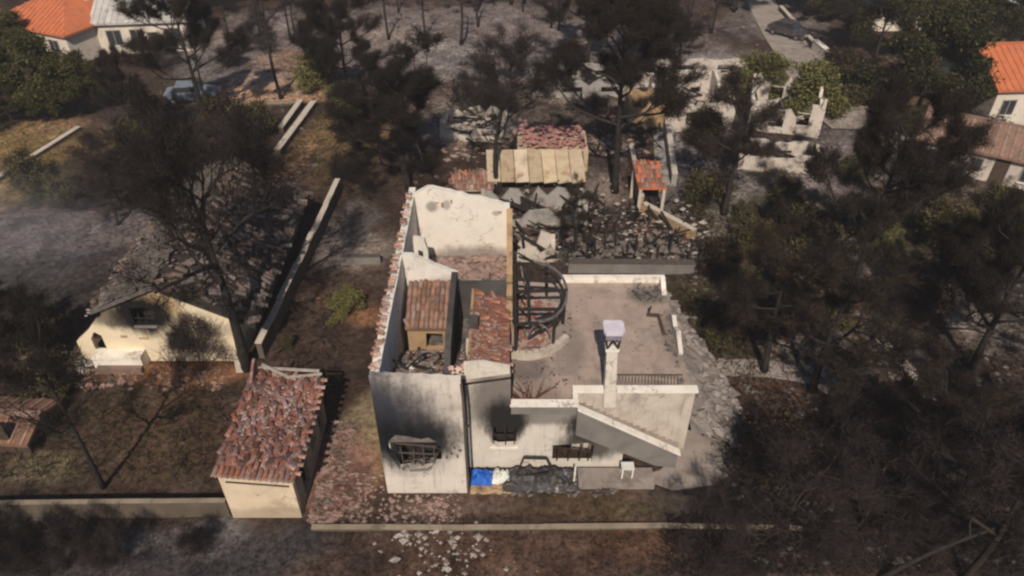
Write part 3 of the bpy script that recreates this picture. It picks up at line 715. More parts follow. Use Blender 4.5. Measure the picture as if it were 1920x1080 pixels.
mb.bar((1.8, 21.62, 1.2), (3.5, 21.62, .9), .07); hp('garage_wreckage', mb, M['charbrown'])
# terrace
mb = MB(); mb.prism([[(-.02, 21.79), (2.64, 21.79), (2.64, 22.745), (7.85, 22.745), (7.85, 30.9), (-.02, 30.9)]], XY(3.1), .3); hp('terrace_floor', mb, M['terrace'])
mb = MB(); mb.box(7.55, 7.84, 22.8, 30.88, -.3, 3.09); hp('terrace_side_wall', mb, M['concrete'])
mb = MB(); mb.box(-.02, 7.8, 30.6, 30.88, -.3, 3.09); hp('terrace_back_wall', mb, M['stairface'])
mb = MB(); mb.box(2.55, 7.9, 30.62, 30.92, 3.41, 3.72); hp('back_parapet', mb, M['coping'])
mb = MB(); mb.prism([[(29.6, 3.41), (30.6, 3.41), (30.6, 3.85), (30.2, 3.8), (29.95, 3.6), (29.6, 3.5)]], YZ(7.6), .24); hp('broken_parapet', mb, M['coping'])
mb = MB(); mb.prism([[(25.2, 3.41), (28.0, 3.41), (27.9, 3.6), (27.4, 3.95), (26.8, 3.75), (26.2, 4.0), (25.6, 3.7), (25.2, 3.55)]], YZ(7.66), .2); hp('broken_parapet', mb, M['plaster'])
mb = MB()
for _ in range(40): mb.rock((7.45 + rng.uniform(-.25, .2), rng.uniform(22.9, 28.5), 3.43), rng.uniform(.05, .16), rng, .6)
hp('terrace_edge_debris', mb, M['rubblegrey'], kind='stuff')
# front parapet with white coping, left of the stair
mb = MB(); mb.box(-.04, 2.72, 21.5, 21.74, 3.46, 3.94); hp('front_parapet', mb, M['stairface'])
mb = MB(); mb.box(-.08, 2.74, 21.44, 21.8, 3.945, 4.06); hp('parapet_coping', mb, M['coping'])
# parapet between stair and terrace, interrupted by the chimney
mb = MB(); mb.prism([[(2.65, -.3), (7.88, -.3), (7.88, 3.75), (2.65, 3.75)]], XZ(22.5), .24); hp('stair_back_wall', mb, M['stairwall'])
mb = MB(); mb.box(2.6, 3.93, 22.43, 22.8, 3.755, 3.87); hp('parapet_coping', mb, M['coping'])
mb = MB(); mb.box(4.5, 7.98, 22.43, 22.8, 3.755, 3.87); hp('parapet_coping', mb, M['coping'])
mb = MB(); mb.box(2.58, 2.8, 21.82, 22.42, 3.41, 3.86); hp('stair_head_pier', mb, M['coping'])
# stair: treads, outer parapet, its coping
ns = 15
for k_ in range(ns):
    x0 = 2.9 + k_ * .31; z1 = 3.3 - (k_ + 1) * (2.75 / ns)
    mb = MB(); mb.box(x0, x0 + .31, 21.56, 22.48, z1 - .5, z1); hp('stair_tread', mb, M['paving'])
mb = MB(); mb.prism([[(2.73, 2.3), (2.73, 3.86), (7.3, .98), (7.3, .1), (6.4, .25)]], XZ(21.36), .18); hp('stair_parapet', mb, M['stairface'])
mb = MB()
d = Vector((7.35 - 2.73, 0, 1.0 - 3.92))
mb.add([(2.73, 21.30, 3.87), (7.4, 21.30, .98), (7.4, 21.62, .98), (2.73, 21.62, 3.87), (2.73, 21.30, 3.98), (7.4, 21.30, 1.09), (7.4, 21.62, 1.09), (2.73, 21.62, 3.98)],
       [(0,3,2,1), (4,5,6,7), (0,1,5,4), (1,2,6,5), (2,3,7,6), (3,0,4,7)]); hp('stair_coping', mb, M['coping'])
# railing beside the chimney
mb = MB()
mb.bar((4.6, 22.95, 4.35), (7.3, 22.95, 4.35), .05); mb.bar((4.6, 22.95, 3.5), (7.3, 22.95, 3.5), .04)
for k_ in range(20): mb.bar((4.6 + k_ * .142, 22.95, 3.42), (4.6 + k_ * .142, 22.95, 4.34), .028)
hp('railing', mb, M['rail'])
# tall chimney with raised cap
mb = MB(); mb.add([(3.96, 22.3, 3.0), (4.48, 22.3, 3.0), (4.48, 22.84, 3.0), (3.96, 22.84, 3.0), (3.86, 22.36, 6.25), (4.3, 22.36, 6.25), (4.3, 22.78, 6.25), (3.86, 22.78, 6.25)],
    [(0,3,2,1), (4,5,6,7), (0,1,5,4), (1,2,6,5), (2,3,7,6), (3,0,4,7)])
chim = hp('chimney', mb, M['plaster'])
def chp(name, mb, m): return part(name, mb, m, chim)
mb = MB(); mb.box(3.80, 4.36, 22.3, 22.84, 6.255, 6.40); chp('collar', mb, M['coping'])
mb = MB()
for (x, y) in ((3.86, 22.36), (4.30, 22.36), (3.86, 22.78), (4.30, 22.78)): mb.bar((x, y, 6.40), (x + (4.08 - x) * -.3, y, 6.95), .07)
mb.bar((3.9, 22.36, 6.45), (4.1, 22.36, 6.9), .06); mb.bar((4.28, 22.36, 6.45), (4.08, 22.36, 6.9), .06)
chp('cap_leg', mb, M['char'])
mb = MB(); mb.box(3.75, 4.41, 22.25, 22.9, 6.95, 7.26); chp('cap_drum', mb, M['capdark'])
mb = MB()
pts = []
mb.prism([[(3.66, 22.3), (3.74, 22.16), (4.4, 22.16), (4.5, 22.3), (4.5, 22.88), (4.4, 23.0), (3.74, 23.0), (3.66, 22.88)]], XY(7.265), .12); chp('cap_lid', mb, M['cap'])
# curved low wall round the pergola corner
mb = MB(); cw = []
for k_ in range(9):
    t = k_ / 8; cw.append((-.0 + 2.55 * t, 25.05 - .25 * math.sin(t * PI) * (1 - t) + 1.1 * t ** 3))
for a, b in zip(cw[:-1], cw[1:]): mb.bar((a[0], a[1], 3.6), (b[0] + .02, b[1], 3.6), .26, .38)
hp('curved_parapet', mb, M['fencecap'])

# ------------------------------------------------------------------ things on and around the house
# burnt pergola on the terrace corner
PO = (1.2, 26.6, 3.4)
perg = thing('pergola', 'burnt iron pergola with a rounded end, standing on the terrace corner over red rubble', 'pergola', PO)
px0, px1, py0, py1, pz = .15, 1.75, 25.1, 29.6, 5.35
for (x, y) in ((px0, py0), (px0, py1), (px1, py1), (2.45, 27.4), (1.9, 25.6), (px0, 27.3)):
    mb = MB(); mb.bar((x, y, 3.4), (x + rng.uniform(-.08, .08), y + rng.uniform(-.08, .08), pz), .13); part('post', mb, M['char'], perg)
def arc(r, n=14, z=pz): return [(1.15 + r * math.cos(t), 27.4 + r * 1.55 * math.sin(t), z) for t in [-PI * .5 + PI * i / n for i in range(n + 1)]]
for r, z in ((1.42, pz + .08), (1.22, pz - .05)):
    mb = MB(); a = arc(r, z=z)
    for p, q in zip(a[:-1], a[1:]): mb.bar(p, q, .10)
    part('ring_beam', mb, M['ironlight' if r > 1.3 else 'char'], perg)
for (a, b) in (((px0, py0, pz), (px0, py1, pz)), ((px0, py1, pz + .05), (1.3, py1 - .05, pz + .05)), ((px0, py0, pz), (1.2, py0 + .1, pz)), ((px0, 27.3, pz + .12), (2.6, 27.4, pz + .1)), ((px0, 28.4, pz), (2.3, 28.3, pz - .1)), ((.75, py0, pz + .06), (.75, py1, pz + .02)), ((px0, 26.2, pz - .05), (2.3, 26.5, pz - .3))):
    mb = MB(); mb.bar(a, b, .12); part('beam', mb, M['char'], perg)
mb = MB(); mb.tube([(1.25 + .5 * math.cos(PI * i / 10), 25.7, 4.0 + .8 * math.sin(PI * i / 10)) for i in range(11)], .045, 5); part('fallen_arch', mb, M['ironlight'], perg)
mb = MB(); mb.tube([(1.55 + .45 * math.cos(PI * i / 10), 26.2, 4.0 + .7 * math.sin(PI * i / 10)) for i in range(11)], .04, 5); part('fallen_arch', mb, M['iron'], perg)
for _ in range(16):
    a = Vector((rng.uniform(.2, 2.2), rng.uniform(25.3, 29.3), rng.uniform(3.5, 5.2))); b = a + Vector((rng.uniform(-1.1, 1.1), rng.uniform(-1.3, 1.3), rng.uniform(-.9, .9)))
    b.x = min(max(b.x, .15), 2.5); b.z = max(b.z, 3.45); mb = MB(); mb.bar(a, b, rng.uniform(.05, .10)); part('fallen_beam', mb, M[rng.choice(('char', 'char', 'ironlight'))], perg)
mb = MB(); rubble(mb, rng, .2, 1.9, 25.3, 29.5, 3.42, 130, .06, .2); whole('rubble', mb, M['rubblered'], 'red brick rubble lying under the burnt pergola', 'rubble')['kind'] = 'stuff'
mb = MB(); rubble(mb, rng, 1.9, 2.9, 25.6, 28.5, 3.42, 40, .04, .14); whole('ash_debris', mb, M['rubblegrey'], 'grey ash debris at the rounded end of the pergola', 'debris')['kind'] = 'stuff'
mb = MB()
for _ in range(14):
    a = (rng.uniform(6.3, 7.4), rng.uniform(29.2, 30.2), 3.45); mb.bar(a, (a[0] + rng.uniform(-.5, .5), a[1] + rng.uniform(-.4, .4), 3.45 + rng.uniform(.05, .3)), .05)
rubble(mb, rng, 6.2, 7.5, 29.1, 30.3, 3.42, 30, .04, .12)
whole('burnt_heap', mb, M['iron'], 'burnt grey heap in the far right corner of the terrace', 'debris')['kind'] = 'stuff'
mb = MB(); mb.bar((6.6, 28.0, 3.46), (7.2, 27.9, 3.5), .14); mb.bar((7.15, 27.9, 3.5), (7.2, 26.6, 3.5), .13); mb.bar((6.7, 28.1, 3.5), (6.75, 28.0, 4.0), .07)
whole('broken_bench', mb, M['woodbrown'], 'broken dark brown bench frame near the right edge of the terrace', 'bench')
# charred climber fanning over the terrace front corner
mb = MB()
for i in range(16):
    a = rng.uniform(-1.2, 2.0); L = rng.uniform(.6, 1.7)
    p = Vector((.75 + rng.uniform(-.3, .3), 21.95, 3.5)); pts = [p]
    for j in range(4): p = p + Vector((math.sin(a) * L / 4 + rng.uniform(-.08, .08), L / 4 * .8, rng.uniform(.0, .12))); pts.append(p)
    mb.tube(pts, [.045, .04, .03, .02, .012], 4)
whole('burnt_vine', mb, M['redwood'], 'reddish charred climbing vine spread over the terrace floor by the front parapet', 'vine')

# junk along the foot of the front wall
def crumple(cx, cy, z0, w, d, h, rng, nx=9, ny=6):
    mb = MB(); ids = []
    for j in range(ny + 1):
        for i in range(nx + 1):
            u = i / nx * 2 - 1; v = j / ny * 2 - 1
            e = max(0, 1 - max(abs(u), abs(v)) ** 3)
            mb.v.append((cx + u * w / 2 + rng.uniform(-.06, .06), cy + v * d / 2 + rng.uniform(-.05, .05), z0 + h * e * rng.uniform(.45, 1.1)))
    for j in range(ny):
        for i in range(nx):
            a = j * (nx + 1) + i; mb.f.append((a, a + 1, a + nx + 2, a + nx + 1)); mb.m.append(0)
    return mb
whole('tarpaulin', crumple(-1.32, 20.75, .15, 1.0, .75, .5, rng), M['blue'], 'crumpled bright blue sheet at the foot of the white wall by the drainpipe', 'tarpaulin')
whole('white_bundle', crumple(-.45, 20.8, .12, .9, .7, .5, rng), M['whitesheet'], 'crumpled white sheet lying just right of the blue one', 'sheet')
mb = crumple(-.9, 20.25, .02, 1.9, .5, .16, rng); whole('plank_pile', mb, M['ochre'], 'low pile of orange brown boards in front of the blue sheet', 'boards')
wk = thing('burnt_wreck', 'burnt out vehicle wreck with ashen panels in front of the garage opening', 'wreck', (1.1, 20.6, 0))
mb = crumple(1.25, 20.65, .12, 3.4, 1.2, .7, rng, 22, 10); part('crushed_body', mb, M['cardark'], wk)
for (x, y) in ((-.1, 20.15), (2.05, 20.1)):
    mb = MB(); mb.tube([(x + .27 * math.cos(t * PI / 6), y, .3 + .27 * math.sin(t * PI / 6)) for t in range(13)], .07, 6); part('wheel_rim', mb, M['iron'], wk)
for (a, b) in (((.2, 20.4, .8), (.5, 20.9, 1.35)), ((1.8, 20.5, .8), (1.5, 20.9, 1.3)), ((.5, 20.9, 1.35), (1.5, 20.9, 1.3)), ((.6, 20.3, .9), (1.6, 20.4, .95))):
    mb = MB(); mb.bar(a, b, .07); part('roof_pillar', mb, M['char'], wk)
mb = MB(); mb.box(.5, .95, 20.2, 20.26, .7, .95, 0); part('bent_panel', mb, M['ironlight'], wk)
mb = MB(); rubble(mb, rng, -1.6, 4.6, 19.9, 20.9, .02, 220, .04, .17); whole('wall_foot_debris', mb, M['rubblegrey'], 'ash and fragments along the foot of the house front', 'debris')['kind'] = 'stuff'
mb = MB(); mb.box(2.9, 6.2, 20.3, 21.2, -.1, .32); structure('concrete_slab', mb, M['paving'])
st = thing('white_stand', 'small white frame standing on the slab below the stair', 'stand', (5.0, 20.8, .32))
mb = MB(); mb.box(4.75, 5.3, 20.6, 21.0, .9, .97); part('top', mb, M['whitesheet'], st)
for (x, y) in ((4.8, 20.64), (5.24, 20.64), (4.8, 20.96), (5.24, 20.96)):
    mb = MB(); mb.bar((x, y, .32), (x, y, .9), .06); part('leg', mb, M['coping'], st)
mb = MB(); mb.bar((2.7, 20.5, .32), (2.72, 20.5, 1.2), .07); whole('white_post', mb, M['coping'], 'short white post standing beside the wreck', 'post')

# stone bank falling from the terrace side: stones are parts
bank = thing('stone_bank', 'ash grey stone bank falling away from the right edge of the terrace', 'stone bank', (9.3, 27, 0))
NB = 26
mb = MB(); rows = []
def bank_pt(a, b):
    y = 31.2 - 8.9 * a; zin = 2.7 - 1.2 * a; xo = 9.4 + 1.5 * math.sin(min(1, a * 1.15) * PI * .62)
    return Vector((8.0 + (xo - 8.0) * b, y, zin * max(0, 1 - b) ** .8 + .12 * b))
for i in range(NB + 1):
    r = []
    for j in range(7):
        p = bank_pt(i / NB, j / 6); p += Vector((rng.uniform(-.1, .1), rng.uniform(-.1, .1), rng.uniform(-.12, .12))); r.append(len(mb.v)); mb.v.append(tuple(p))
    rows.append(r)
for a, b in zip(rows[:-1], rows[1:]):
    for j in range(6): mb.f.append((a[j], a[j + 1], b[j + 1], b[j])); mb.m.append(0)
part('bank_face', mb, M['rockface'], bank)
SM = []
for q in range(4):
    mb = MB(); mb.rock((0, 0, 0), .34, rng, .6); SM.append(mb.mesh('stone', M['rockface']))
for _ in range(190):
    p = bank_pt(rng.random(), rng.random() ** .7); s = rng.uniform(.35, 1.15)
    link('stone', rng.choice(SM), bank, p - Vector((9.3, 27, 0)), (rng.uniform(-.5, .5), rng.uniform(-.5, .5), rng.uniform(0, 6)), (s, s * rng.uniform(.7, 1.3), s))
mb = MB()
for k_ in range(24):
    a = k_ / 23; p = bank_pt(a, 1.02); mb.rock((p.x, p.y, .12), rng.uniform(.1, .2), rng, .8)
part('bank_edge', mb, M['rubblepale'], bank, kind='stuff')

# ------------------------------------------------------------------ the small outbuilding with the fallen tile roof
AO = (-10.2, 21.8, 0)
anx = thing('outbuilding', 'small cream outbuilding with a shattered red tile roof beside the lane wall', 'outbuilding', AO)
def ap(name, mb, m, **k_): return part(name, mb, m, anx, **k_)
z0 = 2.75
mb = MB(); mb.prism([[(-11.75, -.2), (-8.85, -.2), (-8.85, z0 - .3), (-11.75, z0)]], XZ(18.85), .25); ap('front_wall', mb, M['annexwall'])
mb = MB(); mb.prism([[(19.103, -.2), (24.3, -.2), (24.3, 2.7), (19.103, 2.45)], [(19.9, .1), (20.8, .1), (20.8, 2.0), (19.9, 2.0)], [(21.6, .8), (22.5, .8), (22.5, 2.0), (21.6, 2.0)], [(23.1, .1), (23.9, .1), (23.9, 2.1), (23.1, 2.1)]], YZ(-9.1), .24); ap('side_wall', mb, M['annexshade'])
mb = MB(); mb.prism([[(19.103, -.2), (24.6, -.2), (24.6, 3.0), (19.103, 2.74)]], YZ(-11.74), .24); ap('side_wall', mb, M['annexshade'])
mb = MB(); mb.prism([[(-11.49, -.2), (-9.11, -.2), (-9.11, 2.7), (-11.49, 3.1)]], XZ(24.3), .25); ap('back_wall', mb, M['annexshade'])
mb = MB(); mb.box(-9.4, -9.35, 19.2, 24.2, 0, 2.3); ap('inside_shade_panel', mb, M['dark'])  # black sheet behind the side openings, indoor shade as colour
# sagging roof deck
oA = Vector((-11.95, 18.95, 2.86)); UA = Vector((3.25, -.0, -.42)); VA = Vector((.1, 5.5, .22))
mb = MB(); q = [oA, oA + UA, oA + UA + VA, oA + VA]; q = q + [p - Vector((0, 0, .16)) for p in q]
mb.add(q, [(0,1,2,3), (4,7,6,5), (0,4,5,1), (1,5,6,2), (2,6,7,3), (3,7,4,0)]); ap('roof_deck', mb, M['rubblered'])
lay_tiles(anx, oA + VA * .05, UA, VA * .95, 13, 15, 'tilered', rng, .84, .10, .55, .38, limit=260, scale=1.0)
for i in range(15):   # the intact eave course along the front
    p = oA + UA * ((i + .5) / 15) + Vector((0, -.02, .05))
    link('eave_tile', TILE['tile'], anx, p - Vector(AO), (.12, .13, rng.uniform(-.05, .05)), (1.05, 1.1, 1.1))
for j in range(13):
    p = oA + UA * .985 + VA * ((j + .5) / 13) + Vector((0, 0, .06))
    if rng.random() < .75: link('eave_tile', TILE['tile'], anx, p - Vector(AO), (0, .2, PI / 2 + rng.uniform(-.3, .3)), (1.05, 1.05, 1.05))
mb = MB()
for _ in range(170):
    p = oA + UA * rng.uniform(.03, .97) + VA * rng.uniform(.05, .95); mb.rock((p.x, p.y, p.z + .06), rng.uniform(.04, .13), rng, .6)
ap('roof_rubble', mb, M['rubblered'], kind='stuff')
mb = MB()
for _ in range(150):
    p = oA + UA * rng.uniform(.05, .9) + VA * rng.uniform(.3, .85); mb.rock((p.x, p.y, p.z + .1), rng.uniform(.04, .10), rng, .6)
ap('pale_shards', mb, M['rubblepale'], kind='stuff')
bk = oA + VA
mb = MB(); mb.bar(bk + Vector((.1, .15, .1)), bk + UA + Vector((-.2, .1, .35)), .1); ap('roof_batten', mb, M['timber'])
mb = MB(); mb.bar(bk + Vector((.5, .1, .35)), bk + UA * .55 + Vector((0, -.3, .1)), .09); ap('roof_batten', mb, M['timber'])
mb = MB(); mb.bar(bk + UA * .5 + Vector((0, -.3, .12)), bk + UA * .97 + Vector((0, .05, .2)), .09); ap('roof_batten', mb, M['timber'])
mb = MB(); mb.prism([[(23.3, 2.9), (24.55, 2.95), (24.6, 3.75), (24.45, 3.78), (23.9, 3.45)]], YZ(-11.7), .12); ap('gable_end', mb, M['tilered'])
mb = MB(); mb.bar((-11.5, 18.82, 2.42), (-9.0, 18.82, 2.12), .05); ap('eave_board', mb, M['charbrown'])
# fallen tiles in the passage between outbuilding and house
mb = MB()
for _ in range(430):
    y = 18.6 + 5.6 * rng.random() ** 1.3; x = -8.55 + rng.random() ** 1.5 * (2.4 if y < 20.6 else 1.2)
    mb.rock((x, y, ground_z(x, y) + .04), rng.uniform(.05, .17), rng, .5)
whole('fallen_tiles', mb, M['rubble'], 'fallen red roof tile rubble on the ground between outbuilding and house', 'rubble')['kind'] = 'stuff'
mb = MB()
for _ in range(270):
    x = rng.uniform(-8.0, -2.2); y = rng.uniform(18.5, 20.0) if x > -5.6 else rng.uniform(18.5, 21.2)
    mb.rock((x, y, ground_z(x, y) + .03), rng.uniform(.04, .15), rng, .5)
whole('scattered_bricks', mb, M['rubblepink'], 'pinkish brick bits scattered at the foot of the smoke-stained house wall', 'rubble')['kind'] = 'stuff'
mb = MB()
for _ in range(130):
    x = rng.gauss(-3.0, 1.2); y = rng.gauss(17.2, .7)
    mb.rock((x, y, ground_z(x, y) + .02), abs(rng.gauss(.03, .07)) + .02, rng, .5)
for (px, py) in ((750, 1005), (745, 1050), (785, 1003), (740, 1052), (758, 1015)):
    p = at(px, py); mb.rock((p.x, p.y, .06), .22, rng, .5)
whole('plaster_pieces', mb, M['rubblepale'], 'white plaster pieces scattered on the brown ground in front of the boundary wall', 'rubble')['kind'] = 'stuff'

# ------------------------------------------------------------------ boundary walls
def wall_run(name, pts, h, w, label, capm='wallcap', wallm='limewall', seglen=3.0, ragged=0):
    p0 = Vector(pts[0]); t = thing(name, label, 'wall', (p0.x, p0.y, 0))
    for a, b in zip(pts[:-1], pts[1:]):
        a = Vector(a); b = Vector(b); n = max(1, int((b - a).length / seglen))
        for i in range(n):
            p = a.lerp(b, i / n); q = a.lerp(b, (i + 1) / n); d = (q - p).normalized(); L = (q - p).length - .006
            z = min(ground_z(p.x, p.y), ground_z(q.x, q.y)) - .3; hh = h + rng.uniform(-ragged, ragged)
            Mx = Matrix.Translation((p.x, p.y, 0)) @ Matrix.Rotation(math.atan2(d.y, d.x), 4, 'Z')
            mb = MB(); mb.box(0, L, -w / 2, w / 2, z, hh, 0, Mx); part('wall_panel', mb, M[wallm], t)
            mb = MB(); mb.box(0, L, -w / 2 - .03, w / 2 + .03, hh + .003, hh + .06 + rng.uniform(-.01, .02), 0, Mx @ Matrix.Rotation(rng.uniform(-.004, .004), 4, 'Z')); part('cap_stone', mb, M[capm], t)
    return t
wall_run('boundary_wall', [(-27, 18.75), (-11.85, 18.95)], 1.02, .13, 'plain brown boundary wall along the lane left of the outbuilding')
wall_run('low_wall', [(-8.3, 18.28), (-2, 18.25), (6.3, 18.35), (12, 18.2)], .14, .16, 'low kerb-like garden wall with a worn pale top in front of the burnt house', seglen=1.6)
wall_run('side_wall', [(-13.1, 28.6), (-12.75, 34), (-12.1, 45.5)], 1.0, .3, 'long pale-topped wall running up between gabled house and burnt house', 'fencecap', 'limewall', 1.5, .06)
a, b = at(590, 200), at(522, 292)
wall_run('driveway_wall', [(a.x, a.y), (b.x, b.y)], .5, .45, 'right hand of two short pale walls below the orange soil yard', 'fencecap', 'limewall', 2)
a, b = at(566, 198), at(528, 250)
wall_run('driveway_wall', [(a.x, a.y), (b.x, b.y)], .5, .4, 'left hand of two short pale walls below the orange soil yard', 'fencecap', 'limewall', 2)
a, b = at(-20, 350), at(150, 243)
wall_run('field_wall', [(a.x, a.y), (b.x, b.y)], .25, .35, 'thin pale wall crossing the dry grass at the left', 'fencecap', 'limewall', 3)
a, b = at(410, 205), at(560, 196)
wall_run('yard_wall', [(a.x, a.y), (b.x, b.y)], .22, .3, 'dark low wall edging the orange soil yard', 'wallcap', 'limewall', 2)
a, b, c = at(1525, 92), at(1580, 140), at(1640, 182)
wall_run('lane_wall', [(a.x, a.y), (b.x, b.y), (c.x, c.y)], .9, .5, 'white wall following the lane at the upper right', 'coping', 'whitewall', 2.4)
a, b = at(1462, 20), at(1530, 95)
wall_run('lane_wall', [(a.x, a.y), (b.x, b.y)], .5, .35, 'low grey wall beside the far end of the lane', 'fencecap', 'limewall', 3)
a, b = at(1065, 508), at(1300, 510)
wall_run('soot_wall', [(a.x, a.y), (b.x, b.y)], .7, .4, 'sooty dark wall just behind the terrace', 'rail', 'stairface', 2.4)
a, b = at(1205, 400), at(1300, 452)
wall_run('tile_topped_wall', [(a.x, a.y), (b.x, b.y)], .8, .3, 'short pale wall slanting down beside the orange-roofed hut', 'fencecap', 'ochre', 2)
a, b = at(1240, 185), at(1262, 350)
wall_run('drive_wall', [(a.x, a.y), (b.x, b.y)], 1.0, .35, 'grey wall along the narrow concrete driveway', 'fencecap', 'concrete', 2.4)
a, b = at(1180, 300), at(1200, 400)
wall_run('hut_wall', [(a.x, a.y), (b.x, b.y)], 1.3, .25, 'thin ochre wall on the left of the orange-roofed hut', 'fencecap', 'ochre', 2)
a, b = at(1640, 640), at(1720, 720)
wall_run('garden_wall', [(a.x, a.y), (b.x, b.y)], .35, .5, 'broken ash grey wall winding through the burnt garden at the right', 'fencecap', 'rubblegrey', 1.2, .1)
a, b = at(640, 495), at(715, 495)
wall_run('courtyard_wall', [(a.x, a.y), (b.x, b.y)], .6, .25, 'dark short wall between the long wall and the tall wing', 'rail', 'stairface', 1.5)

# ------------------------------------------------------------------ houses
def window(parent, x, z, w, h, Y, T, fm='frame'):
    """window on the face y=Y of a house built in its own axes: frame, pane and sill stand proud of the wall"""
    f = MB()
    for (x0, x1, z0_, z1) in ((x, x + .07, z, z + h), (x + w - .07, x + w, z, z + h), (x + .07, x + w - .07, z, z + .07), (x + .07, x + w - .07, z + h - .07, z + h), (x + w / 2 - .03, x + w / 2 + .03, z + .07, z + h - .07)):
        f.box(x0, x1, Y - .05, Y - .003, z0_, z1, 0, T)
    fo = part('window', f, M[fm], parent)
    g_ = MB(); g_.box(x + .071, x + w - .071, Y - .02, Y - .006, z + .071, z + h - .071, 0, T); part('pane', g_, M['glass'], fo)
    s_ = MB(); s_.box(x - .06, x + w + .06, Y - .12, Y - .003, z - .09, z - .005, 0, T); part('sill', s_, M['coping'], fo)

def cottage(name, label, c, w, d, h, rise, rot, wallm, roofm, hip=False, wins=(), over=.35, tiles=None, rr=None, chim=True, group=None, cat='house'):
    """house in its own axes (front at -d/2), walls, hipped or gabled roof with real thickness, windows, door"""
    t = thing(name, label, cat, (c[0], c[1], 0), group)
    T = Matrix.Translation((c[0], c[1], ground_z(c[0], c[1]) - .1)) @ Matrix.Rotation(rot, 4, 'Z')
    mb = MB(); mb.box(-w / 2, w / 2, -d / 2, d / 2, -.4, h, 0, T)
    if not hip: mb.add([T @ Vector(p) for p in ((-w/2, -d/2, h), (-w/2, d/2, h), (-w/2, 0, h + rise), (w/2, -d/2, h), (w/2, d/2, h), (w/2, 0, h + rise))], [(0,1,2), (3,5,4)])
    part('wall', mb, M[wallm], t)
    W = w / 2 + over; D = d / 2 + over; zt = h + .05; zr = h + rise + .18; r = (W - D * .9 if hip else W)
    base = [(-W, -D, zt), (W, -D, zt), (W, D, zt), (-W, D, zt)]; rid = [(-r, 0, zr), (r, 0, zr)]
    top = base + rid; low = [(x, y, z - .18) for (x, y, z) in top]
    F = [(0, 1, 5, 4), (2, 3, 4, 5), (1, 2, 5), (3, 0, 4)] if hip else [(0, 1, 5, 4), (2, 3, 4, 5)]
    mb = MB(); n = len(top)
    vs = [T @ Vector(p) for p in top + low]
    fs = list(F) + [tuple(n + i for i in reversed(f)) for f in F] + [(i, (i + 1) % 4, n + (i + 1) % 4, n + i) for i in range(4)] + ([] if hip else [(1, 5, n + 5, n + 1), (5, 2, n + 2, n + 5), (3, 4, n + 4, n + 3), (4, 0, n, n + 4)])
    if not hip: fs = [f for f in fs if f not in ((1, 2, n + 2, n + 1), (3, 0, n, n + 3))]
    mb.add(vs, fs); ro = part('roof', mb, M[roofm], t)
    mb = MB()      # raised tile courses, one ridge of clay per course
    for sgn in (-1, 1):
        nn = int(W * 2 / .55)
        for i in range(nn):
            x = -W + (i + .5) * 2 * W / nn
            lim = D if not hip else D
            y1 = 0.0
            if hip and abs(x) > r: y1 = (abs(x) - r) / max(W - r, .01) * D
            if y1 > D - .3: continue
            a = T @ Vector((x, sgn * D, zt + .02)); b = T @ Vector((x, sgn * y1, zt + (zr - zt) * (1 - y1 / D) + .02)); mb.bar(a, b, .14, .07)
    part('tile_course', mb, M[roofm], ro, kind='stuff')
    mb = MB(); mb.bar(T @ Vector((-r, 0, zr + .03)), T @ Vector((r, 0, zr + .03)), .26, .14); part('ridge', mb, M[roofm], ro)
    if chim:
        mb = MB(); mb.box(w * .2, w * .2 + .6, d * .1, d * .1 + .6, h + rise * .5, h + rise + .9, 0, T); part('chimney', mb, M[wallm], ro)
    for (x, z, ww, hh) in wins: window(t, x, z, ww, hh, -d / 2, T)
    mb = MB(); mb.box(w * .05, w * .05 + .95, -d / 2 - .04, -d / 2 - .003, 0, 2.05, 0, T); part('door', mb, M['woodbrown'], t)
    return t

c = at(112, 22, 4)
cottage('orange_roof_house', 'house with a clean bright orange hipped roof above the green pines at the upper left', (c.x - 1, c.y + 2.5), 9.5, 8.5, 3.0, 2.0, -.42, 'whitewall', 'tilebright', True, ((-3.6, 1, 1.3, 1.3), (-1.2, 1, 1.1, 1.3), (2.2, 1, 1.3, 1.3)))
c = at(225, 52, 2.5)
cottage('white_house', 'white house with a pale patchy grey roof and arched front, next to the orange roof', (c.x + 1.5, c.y + 3.5), 8.5, 6.5, 3.1, 1.3, .12, 'whitewall', 'greyroof', False, ((-3.4, .9, 1.4, 1.5), (-1.2, .9, 1.3, 1.5), (2.0, .9, 1.5, 1.5)))
c = at(1925, 125, 4)
cottage('orange_roof_house', 'house with an orange gable roof cut by the right edge of the photo', (c.x + 2.0, c.y + 2.2), 10.5, 8.5, 3.2, 1.9, .06, 'whitewall', 'tilebright', False, ((-4.6, 1, 1.2, 1.3), (-2.2, 1, 1.2, 1.3)))
c = at(1860, 250, 3)
cottage('tiled_house', 'low house with a mottled red tile roof behind a dark round bush at the right', (c.x + .8, c.y + .6), 9.0, 4.5, 2.2, 1.2, -.55, 'ruinwall', 'tilebrown', False, ((-3.2, .6, 1, 1.1), (-1.2, .6, 1, 1.1), (2.2, .6, 1, 1.1)))
c = at(1735, 5, 3)
cottage('far_white_house', 'far white house among the trees at the top edge on the right', (c.x, c.y + 4), 10, 7, 3.2, 1.4, .1, 'whitewall', 'greyroof', False, ((-4, 1, 1.2, 1.3), (-1.6, 1, 1.2, 1.3), (2, 1, 1.2, 1.3)))
c = at(1890, 55, 2)
cottage('yellow_house', 'narrow pale yellow house above the orange roof at the right edge', (c.x + 1, c.y + 2), 3.5, 6, 3.4, .8, .3, 'sheet', 'greyroof', False, ((-1.2, 1.2, .9, 1.1),), chim=False)
c = at(40, 800, 1)
cottage('small_shed', 'small shed with a rusty red roof edge at the left edge of the photo', (c.x - 1.2, c.y + .6), 3.6, 2.4, .9, .35, -.08, 'woodbrown', 'tilebrown', False, (), .2, chim=False, cat='shed')

